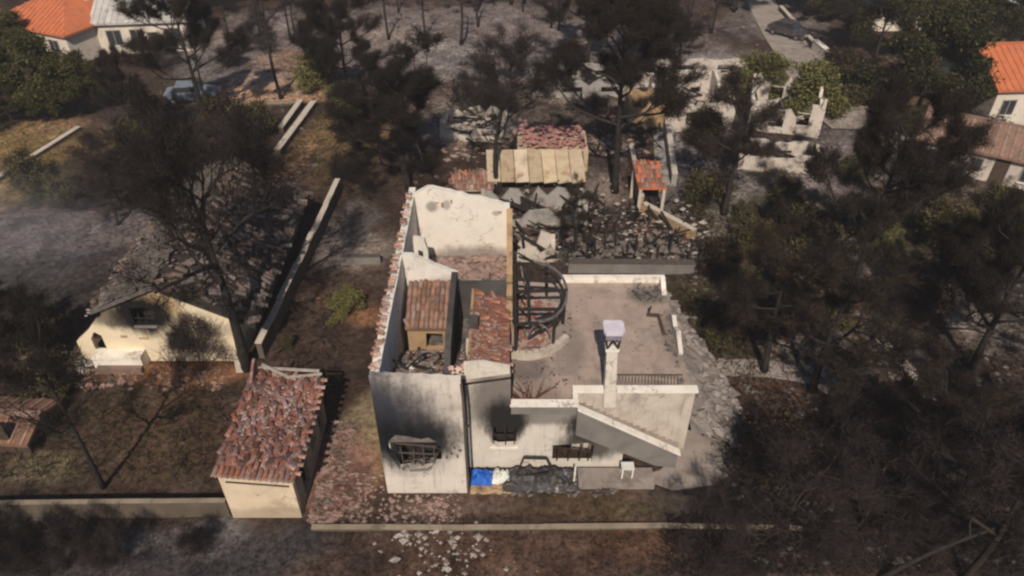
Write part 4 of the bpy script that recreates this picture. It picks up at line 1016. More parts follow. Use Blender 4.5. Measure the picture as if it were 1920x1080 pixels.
# the gabled cream house on the left, its roof grey with ash
LO = (-18.2, 34, 0)
lh = thing('gabled_house', 'cream gabled house with a smoke-blackened window and ash-grey broken tile roof', 'house', LO)
def lp(name, mb, m, **k_): return part(name, mb, m, lh, **k_)
x0, x1, xa, ze0, ze1, za, yf, yb = -20.4, -14.0, -17.3, 3.45, 3.05, 4.85, 28.4, 40.5
mb = MB()
wb = [(-18.9, 2.5), (-17.8, 2.45), (-17.7, 3.35), (-18.2, 3.6), (-18.9, 3.5)]
dr = [(-20.1, .75), (-19.6, .75), (-19.6, 2.0), (-19.85, 2.25), (-20.1, 2.0)]
mb.prism([[(x0, -.3), (x1, -.3), (x1, ze1), (xa, za), (x0, ze0)], wb], XZ(yf), .3); lp('gable_wall', mb, M['cream'])
mb = MB(); mb.box(-20.0, -14.5, yf + .9, yf + 1.0, 0, 3.2); lp('inside_shade_panel', mb, M['dark'])  # black sheet painting the shade seen through the gable window
mb = MB(); mb.box(-18.95, -17.8, yf - .1, yf - .003, 2.32, 2.44); lp('window_sill', mb, M['stairface'])
mb = MB()
for x in (-18.7, -18.35, -17.95): mb.bar((x, yf + .15, 2.35), (x + .05, yf + .15, 3.1), .05)
mb.bar((-19.0, yf + .15, 2.8), (-17.7, yf + .15, 2.7), .05); lp('burnt_frame', mb, M['char'])
mb = MB(); mb.box(x1 - .3, x1, yf + .303, yb, -.3, ze1); lp('side_wall', mb, M['cream'])
mb = MB(); mb.box(x0, x0 + .3, yf + .303, yb, -.3, ze0); lp('side_wall', mb, M['cream'])
mb = MB(); mb.prism([[(x0, -.3), (x1, -.3), (x1, ze1), (xa, za), (x0, ze0)]], XZ(yb + .003), .3); lp('back_wall', mb, M['cream'])
for nm, (xe, ze), sgn in (('left', (x0 - .35, ze0 - .15), 1), ('right', (x1 + 1.2, ze1 - .68), -1)):
    o = Vector((xe, yf - .25, ze + .22)) if sgn > 0 else Vector((xa, yf - .25, za + .22))
    e = Vector((xa, yf - .25, za + .22)) if sgn > 0 else Vector((xe, yf - .25, ze + .22))
    U = Vector((0, yb - yf + .7, 0)); V = (e - o)
    mb = MB(); q = [o, o + V, o + V + U, o + U]; q = q + [p - Vector((0, 0, .2)) for p in q]
    mb.add(q, [(0,1,2,3), (4,7,6,5), (0,4,5,1), (1,5,6,2), (2,6,7,3), (3,7,4,0)]); lp('roof_deck', mb, M['tileash'])
    # courses run up to the ridge
    ridge = Vector((xa, yf - .25, za + .22)); eave = Vector((xe, yf - .25, ze + .22))
    up = ridge - eave
    if sgn > 0: lay_tiles(lh, eave + U, -U, up, 40, 13, 'tileash', rng, .78, .08, .35, .35, limit=120, scale=1.3)
    else: lay_tiles(lh, eave, U, up, 40, 9, 'tileash', rng, .66, .09, .5, .5, limit=180, scale=1.3)
mb = MB()
for _ in range(800):
    a = rng.random(); b = rng.random(); y = yf + b * 13
    if rng.random() < .5: x = xa + (x1 + .4 - xa) * a; z = za + (ze1 - .42 - za) * a + .38
    else: x = xa + (x0 - .4 - xa) * a; z = za + (ze0 - .35 - za) * a + .38
    mb.rock((x, y, z), rng.uniform(.05, .17), rng, .5)
lp('roof_debris', mb, M['roofash'], kind='stuff')
mb = MB()
for _ in range(36):
    y = yf - .5 + rng.random() * 6; mb.rock((x0 - .5 + rng.uniform(-.1, .15), y, ze0 + .0), rng.uniform(.06, .14), rng, .5)
lp('pale_eave_debris', mb, M['rubblepale'], kind='stuff')
mb = MB(); mb.box(-21.4, -18.9, yf - .7, yf - .003, -.1, .85); lp('front_ledge', mb, M['coping'])
mb = MB(); mb.prism([[(-22.3, -.3), (-20.41, -.3), (-20.41, 3.0), (-21.0, 2.6), (-21.6, 1.9), (-22.3, 1.3)], [(-21.5, .6), (-20.9, .6), (-20.9, 1.7), (-21.2, 1.95), (-21.5, 1.5)]], XZ(yf + .05), .28); lp('broken_side_wall', mb, M['cream'])
mb = MB()
for (x, z, w_, h_) in ((-19.0, 1.5, .5, .12), (-17.6, 1.75, .6, .1), (-19.9, 1.6, .35, .16), (-16.0, 2.2, .5, .12), (-15.4, 1.9, .7, .1), (-15.2, 1.3, .4, .1)): mb.box(x, x + w_, yf - .014, yf - .002, z, z + h_)
lp('plaster_scar', mb, M['ochre'], kind='stuff')
mb = MB(); mb.box(-21.2, -18.9, yf - 1.0, yf - .71, -.1, .35); lp('front_step', mb, M['tilebrown'])
mb = MB(); rubble(mb, rng, -23, -14.5, 26.3, 27.9, .0, 190, .05, .2); whole('garden_rubble', mb, M['rubble'], 'rusty rubble strip in front of the cream gabled house', 'rubble')['kind'] = 'stuff'
mb = MB(); rubble(mb, rng, -22.8, -21.8, 27.4, 29, .0, 40, .1, .4); whole('pale_boulders', mb, M['rubblepale'], 'pale broken stones at the left corner of the gabled house', 'rubble')['kind'] = 'stuff'
mb = MB(); mb.add([(-14.15, 27.5, 0), (-13.75, 27.5, 0), (-13.75, 27.7, 0), (-14.15, 27.7, 0), (-14.0, 27.55, 1.5), (-13.9, 27.55, 1.5), (-13.9, 27.62, 1.5), (-14.0, 27.62, 1.5)], [(0,3,2,1), (4,5,6,7), (0,1,5,4), (1,2,6,5), (2,3,7,6), (3,0,4,7)])
whole('marker_stone', mb, M['fencecap'], 'narrow pointed pale stone at the foot of the big charred pine', 'stone')

# ---- ruined buildings behind the house
def ruin(name, label, c, w, d, h, rot, wallm, fallm, seed, holes=True, br=1.0):
    """walls still standing with broken heads, rubble inside"""
    r = random.Random(seed); t = thing(name, label, 'ruin', (c[0], c[1], 0))
    T = Matrix.Translation((c[0], c[1], 0)) @ Matrix.Rotation(rot, 4, 'Z')
    def hd(n, L, lo): return [(-L / 2 + L * i / n, h * r.uniform(lo * br, 1.05)) for i in range(n, -1, -1)]
    def w_(L, lo, fn, th):
        loops = [[(-L / 2, -.3), (L / 2, -.3)] + hd(11, L, lo)]
        if holes and L > 3: loops.append([(-L * .22, .4), (-L * .02, .4), (-L * .02, h * .62), (-L * .22, h * .62)]); loops.append([(L * .16, h * .25), (L * .32, h * .25), (L * .32, h * .6), (L * .16, h * .6)])
        mb = MB(); mb.prism(loops, fn, th); mb.v = [tuple(T @ Vector(p)) for p in mb.v]; part('wall', mb, M[wallm], t)
    w_(w, .65, lambda a, b, e: (a, -d / 2 + e, b), .25); w_(w, .8, lambda a, b, e: (a, d / 2 - .25 + e, b), .25)
    w_(d - .51, .6, lambda a, b, e: (-w / 2 + e, a, b), .25); w_(d - .51, .6, lambda a, b, e: (w / 2 - .25 + e, a, b), .25)
    mb = MB()
    for _ in range(int(w * d * 5)): p = T @ Vector((r.uniform(-w / 2, w / 2), r.uniform(-d / 2, d / 2), .15)); mb.rock(p, r.uniform(.08, .4), r, .5)
    part('rubble', mb, M[fallm], t, kind='stuff')
    for _ in range(5):
        mb = MB(); p = T @ Vector((r.uniform(-w / 2, w / 2), r.uniform(-d / 2, d / 2), .3)); q = T @ Vector((r.uniform(-w / 2, w / 2), r.uniform(-d / 2, d / 2), r.uniform(.5, h))); mb.bar(p, q, .14); part('charred_beam', mb, M['char'], t)
    return t
c = at(1290, 215); ruin('white_ruin', 'burnt white ruin left of the dark crowned pine, beside the narrow driveway', (c.x, c.y), 5.5, 6, 2.6, .1, 'ruinwall', 'rubblepale', 11)
c = at(1465, 225); ruin('pale_ruin', 'pale ruin with a peaked broken wall between two charred crowns', (c.x, c.y), 5.5, 5, 3.0, -.25, 'ruinwall', 'rubblepale', 12, True, .7)
c = at(1455, 305); ruin('broken_white_wall', 'low broken white walls in front of the pale ruin', (c.x, c.y), 6, 2.5, 1.3, -.1, 'ruinwall', 'rubblepale', 13, False)
c = at(1310, 150); ruin('far_white_ruin', 'long low ashen ruin below the pale track at the top', (c.x, c.y), 12, 3, 1.5, .02, 'ruinwall', 'rubblegrey', 14)
c = at(1090, 165); ruin('shallow_ruin', 'low grey ruin behind the tall dark pine', (c.x, c.y), 9, 4, 1.5, .05, 'concrete', 'rubblegrey', 15)
c = at(890, 245); ruin('ash_ruin', 'ashen white ruin left of the forked bare tree', (c.x, c.y), 5, 3.5, 1.4, -.1, 'ruinwall', 'rubblepale', 16, True, .5)
c = at(1000, 405); ruin('courtyard_ruin', 'burnt green-tinged courtyard walls right behind the tall white back wall', (c.x, c.y), 7.0, 2.6, 1.5, .0, 'concrete', 'rubble', 17, False, .3)
c = at(1000, 478); ruin('pier_ruin', 'pale broken piers between the tall wing and the pergola', (c.x - .3, c.y - .3), 3.2, 1.0, 1.7, .0, 'ruinwall', 'rubblepink', 18, False, .25)
c = at(1205, 225); ruin('yellow_ruin', 'small yellow walled ruin left of the driveway', (c.x, c.y), 2.8, 3, 2.2, .0, 'ochre', 'rubble', 19)
c = at(1720, 320); ruin('grey_ruin', 'ash grey ruin beyond the big crown at the right', (c.x, c.y), 6, 4, 1.8, -.4, 'ruinwall', 'rubblegrey', 20)

# shed roofed with cream sheets, red tile rubble behind
sh = thing('sheet_roof_shed', 'shed roofed with cream sheets in a row, behind the tall white back wall', 'shed', (2.0, 47.5, 0))
for i in range(7):
    xa_ = -1.7 + i * .98; mb = MB(); q = [Vector((xa_, 45.2, 1.05 - .03 * i)), Vector((xa_ + .93, 45.2, 1.05)), Vector((xa_ + .93 - .15, 48.1, 2.0 + rng.uniform(-.1, .05))), Vector((xa_ - .15, 48.1, 1.95))]
    q = q + [p - Vector((0, 0, .06)) for p in q]; mb.add(q, [(0,1,2,3), (4,7,6,5), (0,4,5,1), (1,5,6,2), (2,6,7,3), (3,7,4,0)]); part('roof_sheet', mb, M['sheet'], sh)
for x in (-.8, 1.2, 3.2, 5.0):
    mb = MB(); mb.bar((x, 45.4, -.2), (x, 45.4, 1.0), .16); part('post', mb, M['char'], sh)
    mb = MB(); mb.bar((x, 48.0, -.2), (x, 48.0, 1.85), .16); part('post', mb, M['char'], sh)
mb = MB(); mb.box(-.9, 5.1, 47.5, 47.7, -.2, 1.65); part('back_wall', mb, M['dark'], sh)  # painted near-black for the shade under the sheets
mb = MB()
for _ in range(260): x = rng.uniform(.6, 5.3); y = rng.uniform(48.5, 51.4); mb.rock((x, y, 1.75 + rng.uniform(0, .35) + (y - 48.5) * .12), rng.uniform(.1, .3), rng, .5)
tr = thing('tile_roof_ruin', 'low building with a collapsed pink and orange tile roof behind the cream sheets', 'ruin', (3, 51, 0))
part('collapsed_tiles', mb, M['cloth'], tr, kind='stuff')
mb = MB(); mb.box(.4, 5.5, 48.4, 51.6, -.2, 1.7); part('wall', mb, M['sheet'], tr)
og = thing('tile_lean_to', 'orange tiled lean-to roof left of the cream sheets', 'lean-to', (-3, 46.5, 0))
mb = MB(); mb.add([(-5.0, 44.6, .75), (-1.3, 44.8, .6), (-1.2, 46.4, 1.3), (-3.0, 46.2, 1.25), (-5.0, 44.6, .6), (-1.3, 44.8, .45), (-1.2, 46.4, 1.15), (-3.0, 46.2, 1.1)], [(0,1,2,3), (4,7,6,5), (0,4,5,1), (1,5,6,2), (2,6,7,3), (3,7,4,0)]); part('roof_deck', mb, M['tile'], og)
lay_tiles(og, (-4.7, 44.65, .78), (3.4, .15, -.12), (.75, 1.5, .56), 14, 4, 'tile', rng, .95, .02, .06, .05, scale=1.1)
mb = MB(); mb.box(-4.2, -1.5, 45.2, 46.2, -.2, .75); part('wall', mb, M['sheet'], og)
# hut with the orange roof
c = at(1215, 398)
hut = thing('roofed_hut', 'little hut with a flat orange tile roof on pale posts, dark inside', 'hut', (c.x, c.y, 0))
hx, hy = c.x, c.y
mb = MB(); q = [Vector((hx - .9, hy - .4, 2.1)), Vector((hx + .95, hy - .4, 2.1)), Vector((hx + .75, hy + 2.2, 2.7)), Vector((hx - 1.05, hy + 2.2, 2.7))]; q = q + [p - Vector((0, 0, .12)) for p in q]
mb.add(q, [(0,1,2,3), (4,7,6,5), (0,4,5,1), (1,5,6,2), (2,6,7,3), (3,7,4,0)]); part('roof_slab', mb, M['tilebright'], hut)
lay_tiles(hut, (hx - .9, hy - .4, 2.12), (1.85, 0, 0), (-.15, 2.6, .6), 8, 6, 'tile', rng, .6, .01, .04, .02)
for (x, y, z) in ((hx - .75, hy - .3, 2.0), (hx + .8, hy - .3, 2.0), (hx - .9, hy + 2.0, 2.55), (hx + .65, hy + 2.0, 2.55)):
    mb = MB(); mb.bar((x, y, -.2), (x, y, z), .2); part('post', mb, M['fencecap'], hut)
mb = MB(); mb.box(hx - .7, hx + .7, hy + .9, hy + 1.05, -.2, 2.3); part('back_wall', mb, M['dark'], hut)  # black panel, the hut's inner shade put into its colour
# burnt lean-to rows of broken blocks behind the terrace
p0 = at(1185, 478)
br = thing('block_wall', 'ruined wall of ashen blocks and charred posts directly behind the terrace', 'wall', (p0.x, p0.y, 0))
bm_ = []
for q in range(4):
    mb = MB(); mb.rock((0, 0, 0), .36, rng, .8); bm_.append(mb.mesh('block', M['blockash']))
for i in range(90):
    p = at(rng.uniform(1065, 1292), rng.uniform(465, 496)); s = rng.uniform(.5, 1.25)
    link('block', rng.choice(bm_), br, (p.x - p0.x, p.y - p0.y, rng.choice((.15, .45, .8)) * rng.uniform(.7, 1.3)), (rng.uniform(-.4, .4), rng.uniform(-.4, .4), rng.uniform(0, 6)), (s, s, s))
for i in range(13):
    p = at(1060 + i * 19, 492 - (i % 3) * 10); mb = MB(); mb.bar((p.x, p.y, -.2), (p.x + rng.uniform(-.3, .3), p.y + rng.uniform(-.2, .2), rng.uniform(1.1, 2.1)), .13); part('charred_post', mb, M['char'], br)
mb = MB()
for _ in range(420):
    p = at(rng.uniform(960, 1330), rng.uniform(385, 500)); mb.rock((p.x, p.y, ground_z(p.x, p.y) + .05), rng.uniform(.06, .3), rng, .6)
whole('burnt_debris', mb, M['rubblegrey'], 'ashen debris field between the sheet-roofed shed and the terrace', 'debris')['kind'] = 'stuff'
mb = MB()
for _ in range(200):
    p = at(rng.uniform(1190, 1300), rng.uniform(400, 460)); mb.rock((p.x, p.y, ground_z(p.x, p.y) + .05), rng.uniform(.06, .25), rng, .6)
whole('orange_rubble', mb, M['rubble'], 'rusty rubble below the orange-roofed hut', 'rubble')['kind'] = 'stuff'
# upper background: ash, stones and rubble scatter
mb = MB()
for _ in range(1100):
    p = at(rng.uniform(380, 1750), rng.uniform(20, 350))
    if -6.5 < p.x < 9 and p.y < 36: continue
    mb.rock((p.x, p.y, ground_z(p.x, p.y) + .03), rng.uniform(.05, .2) * (2.2 if rng.random() < .08 else 1), rng, .4)
whole('ash_stones', mb, M['rubblegrey'], 'grey ash-dusted stones scattered over the burnt slope at the top', 'stones')['kind'] = 'stuff'
mb = MB()
for _ in range(1400):
    p = at(rng.uniform(1280, 1920), rng.uniform(280, 1060))
    if p.x < 9.2 and p.y < 32: continue
    mb.rock((p.x, p.y, ground_z(p.x, p.y) + .02), rng.uniform(.04, .24), rng, .5)
whole('garden_stones', mb, M['rubblegrey'], 'grey stones strewn over the burnt garden at the right', 'stones')['kind'] = 'stuff'

# cars
def car(name, label, c, rot, paint, burnt=False):
    t = thing(name, label, 'car', (c[0], c[1], 0)); T = Matrix.Translation((c[0], c[1], ground_z(c[0], c[1]))) @ Matrix.Rotation(rot, 4, 'Z')
    prof = [(-2.1, .35), (2.1, .35), (2.15, .75), (1.9, .9), (1.0, .98), (-1.6, 1.0), (-2.1, .9)]
    mb = MB(); mb.prism([prof], lambda a, b, e: (a, -.85 + e, b), 1.7); mb.v = [tuple(T @ Vector(p)) for p in mb.v]; part('body', mb, M[paint], t)
    cab = [(1.0, .985), (.45, 1.42), (-1.1, 1.45), (-1.6, 1.005)]
    mb = MB(); mb.prism([cab], lambda a, b, e: (a, -.74 + e, b), 1.48); mb.v = [tuple(T @ Vector(p)) for p in mb.v]; part('glasshouse', mb, M['glass'], t)
    mb = MB(); mb.box(-1.12, .47, -.76, .76, 1.455, 1.51, 0, T); part('roof', mb, M[paint], t)
    for (x, y) in ((1.3, -.83), (1.3, .83), (-1.35, -.83), (-1.35, .83)):
        mb = MB(); mb.tube([T @ Vector((x, y - .1, .33)), T @ Vector((x, y + .1, .33))], .33, 12); w_ = part('wheel', mb, M['tyre'], t)
        mb = MB(); s_ = .115 if y > 0 else -.115; mb.tube([T @ Vector((x, y + s_ * .9, .33)), T @ Vector((x, y + s_, .33))], .19, 10); part('rim', mb, M['ironlight'], w_)
    for y in (-.6, .6):
        mb = MB(); mb.box(2.08, 2.17, y - .16, y + .16, .62, .76, 0, T); part('headlight', mb, M['whitesheet'], t)
c = at(362, 186); car('parked_car', 'pale bluish car parked among dark trees left of the orange soil', (c.x, c.y), .15, 'carpaint')
c = at(1478, 66); car('burnt_car', 'burnt out dark car on the lane at the top', (c.x, c.y), -.8, 'cardark', True)

mb = MB()
for _ in range(150):
    p = at(rng.uniform(955, 1310), rng.uniform(385, 498))
    if p.x < .4 and p.y < 34.5: continue
    q = p + Vector((rng.uniform(-1.6, 1.6), rng.uniform(-1, 1), rng.uniform(.1, 1.5))); mb.bar((p.x, p.y, .1), tuple(q), rng.uniform(.05, .13))
whole('burnt_beams', mb, M['char'], 'tangle of burnt beams behind the terrace and the courtyard ruin', 'debris')['kind'] = 'stuff'
mb = MB()
for _ in range(90):
    p = at(rng.uniform(860, 1260), rng.uniform(190, 300)); q = p + Vector((rng.uniform(-1.8, 1.8), rng.uniform(-1, 1), rng.uniform(.1, 1.4))); mb.bar((p.x, p.y, .1), tuple(q), rng.uniform(.06, .14))
whole('burnt_beams', mb, M['charbrown'], 'burnt beams scattered among the ruins beyond the cream sheet roof', 'debris')['kind'] = 'stuff'
# clutter on the terrace
mb = MB()
for _ in range(150):
    x, y = rng.uniform(.2, 7.6), rng.uniform(23, 30.4); mb.rock((x, y, 3.41), rng.uniform(.02, .06), rng, .5)
for _ in range(90):
    x, y = rng.uniform(.1, 2.4), rng.gauss(23.6, .8); mb.rock((x, max(22, y), 3.41), rng.uniform(.03, .1), rng, .5)
whole('terrace_debris', mb, M['rubblegrey'], 'small burnt fragments lying on the terrace paving', 'debris')['kind'] = 'stuff'

mb = MB()
for _ in range(210):
    p = at(rng.uniform(960, 1330), rng.uniform(350, 495))
    if p.x < .4 and p.y < 34.5: continue
    mb.rock((p.x, p.y, ground_z(p.x, p.y) + rng.uniform(.05, .5)), rng.uniform(.06, .26), rng, .6)
whole('pale_debris', mb, M['rubblepale'], 'pale broken pieces between the burnt beams behind the terrace', 'debris')['kind'] = 'stuff'
mb = MB()
for _ in range(260):
    p = at(rng.uniform(830, 1230), rng.uniform(225, 300)); mb.rock((p.x, p.y, ground_z(p.x, p.y) + .08), rng.uniform(.08, .34), rng, .6)
whole('pink_debris', mb, M['rubblepink'], 'pinkish tile debris spread behind the cream sheet roof', 'debris')['kind'] = 'stuff'

# ------------------------------------------------------------------ trees
def np_join(blades):
    V = np.concatenate([b[0] for b in blades]); F = []; o = 0
    for v, f in blades: F.append(f + o); o += len(v)
    return V, np.concatenate(F)

def twigs_np(rs, P, D, L, W):
    """thin three-sided twigs: base points P, unit directions D, lengths L, widths W"""
    n = len(P)
    R = rs.normal(size=(n, 3)); A = np.cross(D, R); A /= np.linalg.norm(A, axis=1)[:, None] + 1e-9; B = np.cross(D, A)
    bend = rs.normal(size=(n, 3)) * .12 * L[:, None]
    v = np.empty((n, 4, 3))
    for i, t in enumerate((0, 2.094, 4.189)): v[:, i] = P + (A * math.cos(t) + B * math.sin(t)) * W[:, None]
    v[:, 3] = P + D * L[:, None] + bend
    f = np.array([[0, 1, 3], [1, 2, 3], [2, 0, 3]])
    F = (np.arange(n)[:, None, None] * 4 + f[None]).reshape(-1, 3)
    return v.reshape(-1, 3), F

def leaves_np(rs, P, size, up=.3):
    """small bent leaf triangles / needle tufts"""
    n = len(P)
    D = rs.normal(size=(n, 3)); D[:, 2] += up; D /= np.linalg.norm(D, axis=1)[:, None]
    R = rs.normal(size=(n, 3)); A = np.cross(D, R); A /= np.linalg.norm(A, axis=1)[:, None] + 1e-9
    s = size * rs.uniform(.5, 1.4, n)
    v = np.empty((n, 4, 3)); v[:, 0] = P - A * s[:, None] * .28; v[:, 1] = P + A * s[:, None] * .28
    N = np.cross(D, A)
    v[:, 2] = P + D * s[:, None]; v[:, 3] = P + D * s[:, None] * .5 + N * s[:, None] * .2
    f = np.array([[0, 1, 3], [1, 2, 3], [2, 0, 3]])
    return v.reshape(-1, 3), (np.arange(n)[:, None, None] * 4 + f[None]).reshape(-1, 3)

def branchy(seed, h, fork, spread, nlimb, depth=3, lean=(0, 0), trunk_r=.17, up=.45, droop=0.0):
    """trunk with limbs; returns mesh builder, list of (point, direction) along the fine branches"""
    r = random.Random(seed); mb = MB(); tips = []
    pts = []; p = Vector((0, 0, -.3)); k = 9; ft = fork * h
    bx, by = r.uniform(-.9, .9), r.uniform(-.9, .9)
    for i in range(k + 1):
        t = i / k; pts.append(Vector((lean[0] * t + bx * math.sin(t * 4.1) * .6, lean[1] * t + by * math.sin(t * 2.5 + .6) * .6, -.3 + t * (h * .93 + .3))))
    rad = [trunk_r * (1.25 if i == 0 else 1 - .8 * i / k) for i in range(k + 1)]
    mb.tube(pts, rad, 7)
    def at_t(t):
        q = t * k; i = min(k - 1, int(q)); return pts[i].lerp(pts[i + 1], q - i)
    def grow(p, d, L, rr, dep):
        n = 3; q = [p]; dd = d.copy()
        for i in range(n):
            dd = (dd + Vector((r.uniform(-.28, .28), r.uniform(-.28, .28), r.uniform(-.15, .28) * up - droop))).normalized(); q.append(q[-1] + dd * L / n)
        mb.tube(q, [rr * (1 - .6 * i / n) for i in range(n + 1)], 5 if dep > 1 else 4, cap=False)
        if dep <= 1:
            for i in range(1, n + 1): tips.append((q[i], dd))
        if dep == 0: return
        m = r.choice((2, 3, 3))
        for j in range(m):
            b = r.uniform(.35, 1.0); i = min(n - 1, int(b * n)); s = q[i].lerp(q[i + 1], b * n - i)
            nd = (dd + Vector((r.uniform(-.9, .9), r.uniform(-.9, .9), r.uniform(-.3, .8)))).normalized()
            grow(s, nd, L * r.uniform(.5, .75), rr * .56, dep - 1)
    for i in range(nlimb):
        t = fork + (1 - fork) * (i + r.random()) / nlimb * .98
        a = i * 2.4 + r.uniform(-.5, .5); tt = (t - fork) / max(1 - fork, .01)
        d = Vector((math.cos(a), math.sin(a), up * (.6 + 1.2 * tt))).normalized()
        grow(at_t(min(t * .93 / .93, .98)), d, spread * (1.0 - .45 * tt) * r.uniform(.55, .95), trunk_r * .50 * (1 - .5 * tt), depth)
    return mb, tips

def crown_twigs(tips, seed, per, L, W, outward=.4):
    rs = np.random.RandomState(seed)
    P = np.array([t[0] for t in tips]); D = np.array([t[1] for t in tips])
    P = np.repeat(P, per, 0); D = np.repeat(D, per, 0); n = len(P)
    P = P + rs.normal(size=(n, 3)) * (.22 if L > .55 else .13)
    D = D * outward + rs.normal(size=(n, 3)) * (.5 if L > .55 else .7) + np.array((0, 0, .25)); D /= np.linalg.norm(D, axis=1)[:, None]
    return twigs_np(rs, P, D, L * rs.uniform(.4, 1.3, n), W * rs.uniform(.6, 1.3, n))

def crown_leaves(tips, seed, per, size, spread):
    rs = np.random.RandomState(seed)
    P = np.repeat(np.array([t[0] for t in tips]), per, 0); n = len(P)
    return leaves_np(rs, P + rs.normal(size=(n, 3)) * spread, size)

PROTO = {}
def proto(key, h, fork, spread, nl, depth, bark, blades, seed, r=.17, up=.45, lean=(0, 0), droop=0.0):
    mb, tips = branchy(seed, h, fork, spread, nl, depth, lean, r, up, droop)
    tm = mb.mesh('trunk', M[bark], True)
    bl = []
    for kind, per, a, b, m in blades:
        V, F = crown_twigs(tips, seed + 5, per, a, b) if kind in 'tn' else crown_leaves(tips, seed + 9, per, a, b)
        bl.append((V, F, m))
    # one crown mesh with a material per blade kind
    V, F = np_join([(v, f) for v, f, m in bl])
    cm = np_mesh('crown', V, F, [M[m] for v, f, m in bl])
    mi = np.concatenate([np.full(len(f), i, np.int32) for i, (v, f, m) in enumerate(bl)])
    if len(cm.polygons) == len(mi): cm.polygons.foreach_set('material_index', mi)
    R = np.percentile(np.hypot(V[:, 0] - lean[0] * .8, V[:, 1] - lean[1] * .8), 92)
    top = np.percentile(V[:, 2], 99)
    PROTO[key] = (tm, cm, float(R), float(top), len(F))

# spreading burnt pines, bare
proto('bare_a', 12, .58, 5.2, 10, 3, 'char', [('t', 11, .75, .017, 'twig')], 3, .36, .55)
proto('bare_b', 12, .45, 4.2, 8, 3, 'char', [('t', 6, .7, .016, 'twig')], 14, .22, .6, (.8, .3))
proto('bare_c', 11, .38, 4.6, 10, 3, 'charbrown', [('t', 9, .8, .015, 'twigpurple')], 25, .2, .5)
# crowns still holding scorched needles
proto('dense_a', 11, .30, 4.4, 14, 3, 'char', [('t', 5, .75, .016, 'twig'), ('n', 30, .50, .017, 'needledark')], 36, .26, .4)
proto('dense_b', 12, .42, 4.6, 13, 3, 'char', [('t', 5, .75, .016, 'twig'), ('n', 26, .50, .017, 'needledark'), ('n', 6, .46, .016, 'needlebrown')], 47, .28, .45, (-.7, .2))
proto('thin_a', 12, .35, 3.9, 11, 3, 'char', [('t', 7, .75, .015, 'twig'), ('n', 8, .46, .016, 'needlebrown')], 58, .24, .5, (.5, 0))
proto('haze', 9, .15, 4.2, 15, 3, 'charbrown', [('t', 4, .9, .014, 'twigpurple')], 69, .13, .5)
proto('pole', 12, .35, .9, 9, 1, 'char', [('t', 5, .45, .014, 'twig')], 80, .15, .1)
proto('shrub_burnt', 3, .08, 1.9, 14, 2, 'char', [('t', 7, .6, .011, 'twig')], 91, .05, .8)
proto('shrub_ash', 3, .08, 2.0, 14, 2, 'charbrown', [('t', 8, .65, .011, 'twigpurple')], 92, .05, .8)
proto('pine_green', 9, .25, 4.0, 14, 3, 'charbrown', [('l', 26, .28, .34, 'needlegreen'), ('l', 8, .26, .3, 'needledeep')], 101, .2, .3)
proto('pine_deep', 10, .25, 4.2, 13, 3, 'charbrown', [('l', 20, .28, .34, 'needledeep'), ('l', 6, .26, .36, 'needlegreen'), ('t', 4, .6, .014, 'twig')], 112, .2, .35)
proto('bush_olive', 3, .06, 2.0, 14, 2, 'charbrown', [('l', 34, .22, .26, 'olive')], 123, .06, .6)
proto('bush_low', 2.4, .06, 1.9, 12, 2, 'charbrown', [('l', 16, .2, .28, 'shrubgreen'), ('t', 7, .5, .010, 'twig')], 134, .05, .6)
proto('bush_scorched', 2.4, .06, 1.9, 12, 2, 'charbrown', [('l', 14, .2, .28, 'needlebrown'), ('t', 9, .5, .010, 'twig')], 145, .05, .6)

trng = random.Random(99)
MARKS = [((785, 90), 'the ash slope at the top'), ((650, 60), 'the tree above the orange soil'), ((1155, 60), 'the tall dark pine'), ((960, 120), 'the fuzzy burnt tree'), ((380, 60), 'the black-green pine'), ((1735, 5), 'the far white house'), ((1880, 50), 'the yellow house'), ((520, 60), 'the tall thin trunk'), ((1340, 110), 'the pale track'), ((300, 620), 'the gabled house'), ((510, 800), 'the outbuilding'), ((830, 600), 'the tall wing'), ((1100, 620), 'the terrace'), ((1010, 320), 'the cream sheet roof'), ((1215, 330), 'the orange-roofed hut'),
         ((500, 172), 'the orange soil yard'), ((362, 186), 'the pale car'), ((75, 280), 'the dry grass'), ((220, 60), 'the white house'), ((115, 30), 'the upper left orange roof'), ((1890, 130), 'the right orange roof'),
         ((1850, 250), 'the mottled tile roof'), ((1500, 120), 'the lane'), ((1600, 150), 'the white lane wall'), ((1465, 225), 'the pale ruin'), ((1290, 215), 'the white ruin'), ((1680, 680), 'the winding garden wall'),
         ((1430, 690), 'the pale garden path'), ((1340, 840), 'the curved path'), ((200, 940), 'the boundary wall'), ((900, 978), 'the kerb-like wall'), ((560, 520), 'the long pale-topped wall'), ((60, 800), 'the rusty shed'),
         ((70, 470), 'the blue-grey ash'), ((1590, 560), 'the tall rounded pine'), ((1790, 690), 'the massive dark tree'), ((1900, 920), 'the tree at the right edge'), ((1660, 890), 'the scorched tree'), ((1480, 1010), 'the ashen tree'),
         ((1800, 1060), 'the bottom right tree'), ((775, 340), 'the broad dense pine'), ((462, 690), 'the big bare pine'), ((1250, 250), 'the narrow driveway'), ((1530, 730), 'the thin charred tree'), ((1700, 410), 'the grey ruin'), ((30, 730), 'the dark tree at the left edge'), ((197, 905), 'the slim leaning tree'), ((560, 240), 'the two short pale walls'), ((880, 240), 'the ashen ruin'), ((1090, 165), 'the low grey ruin'), ((1740, 220), 'the large green pine')]
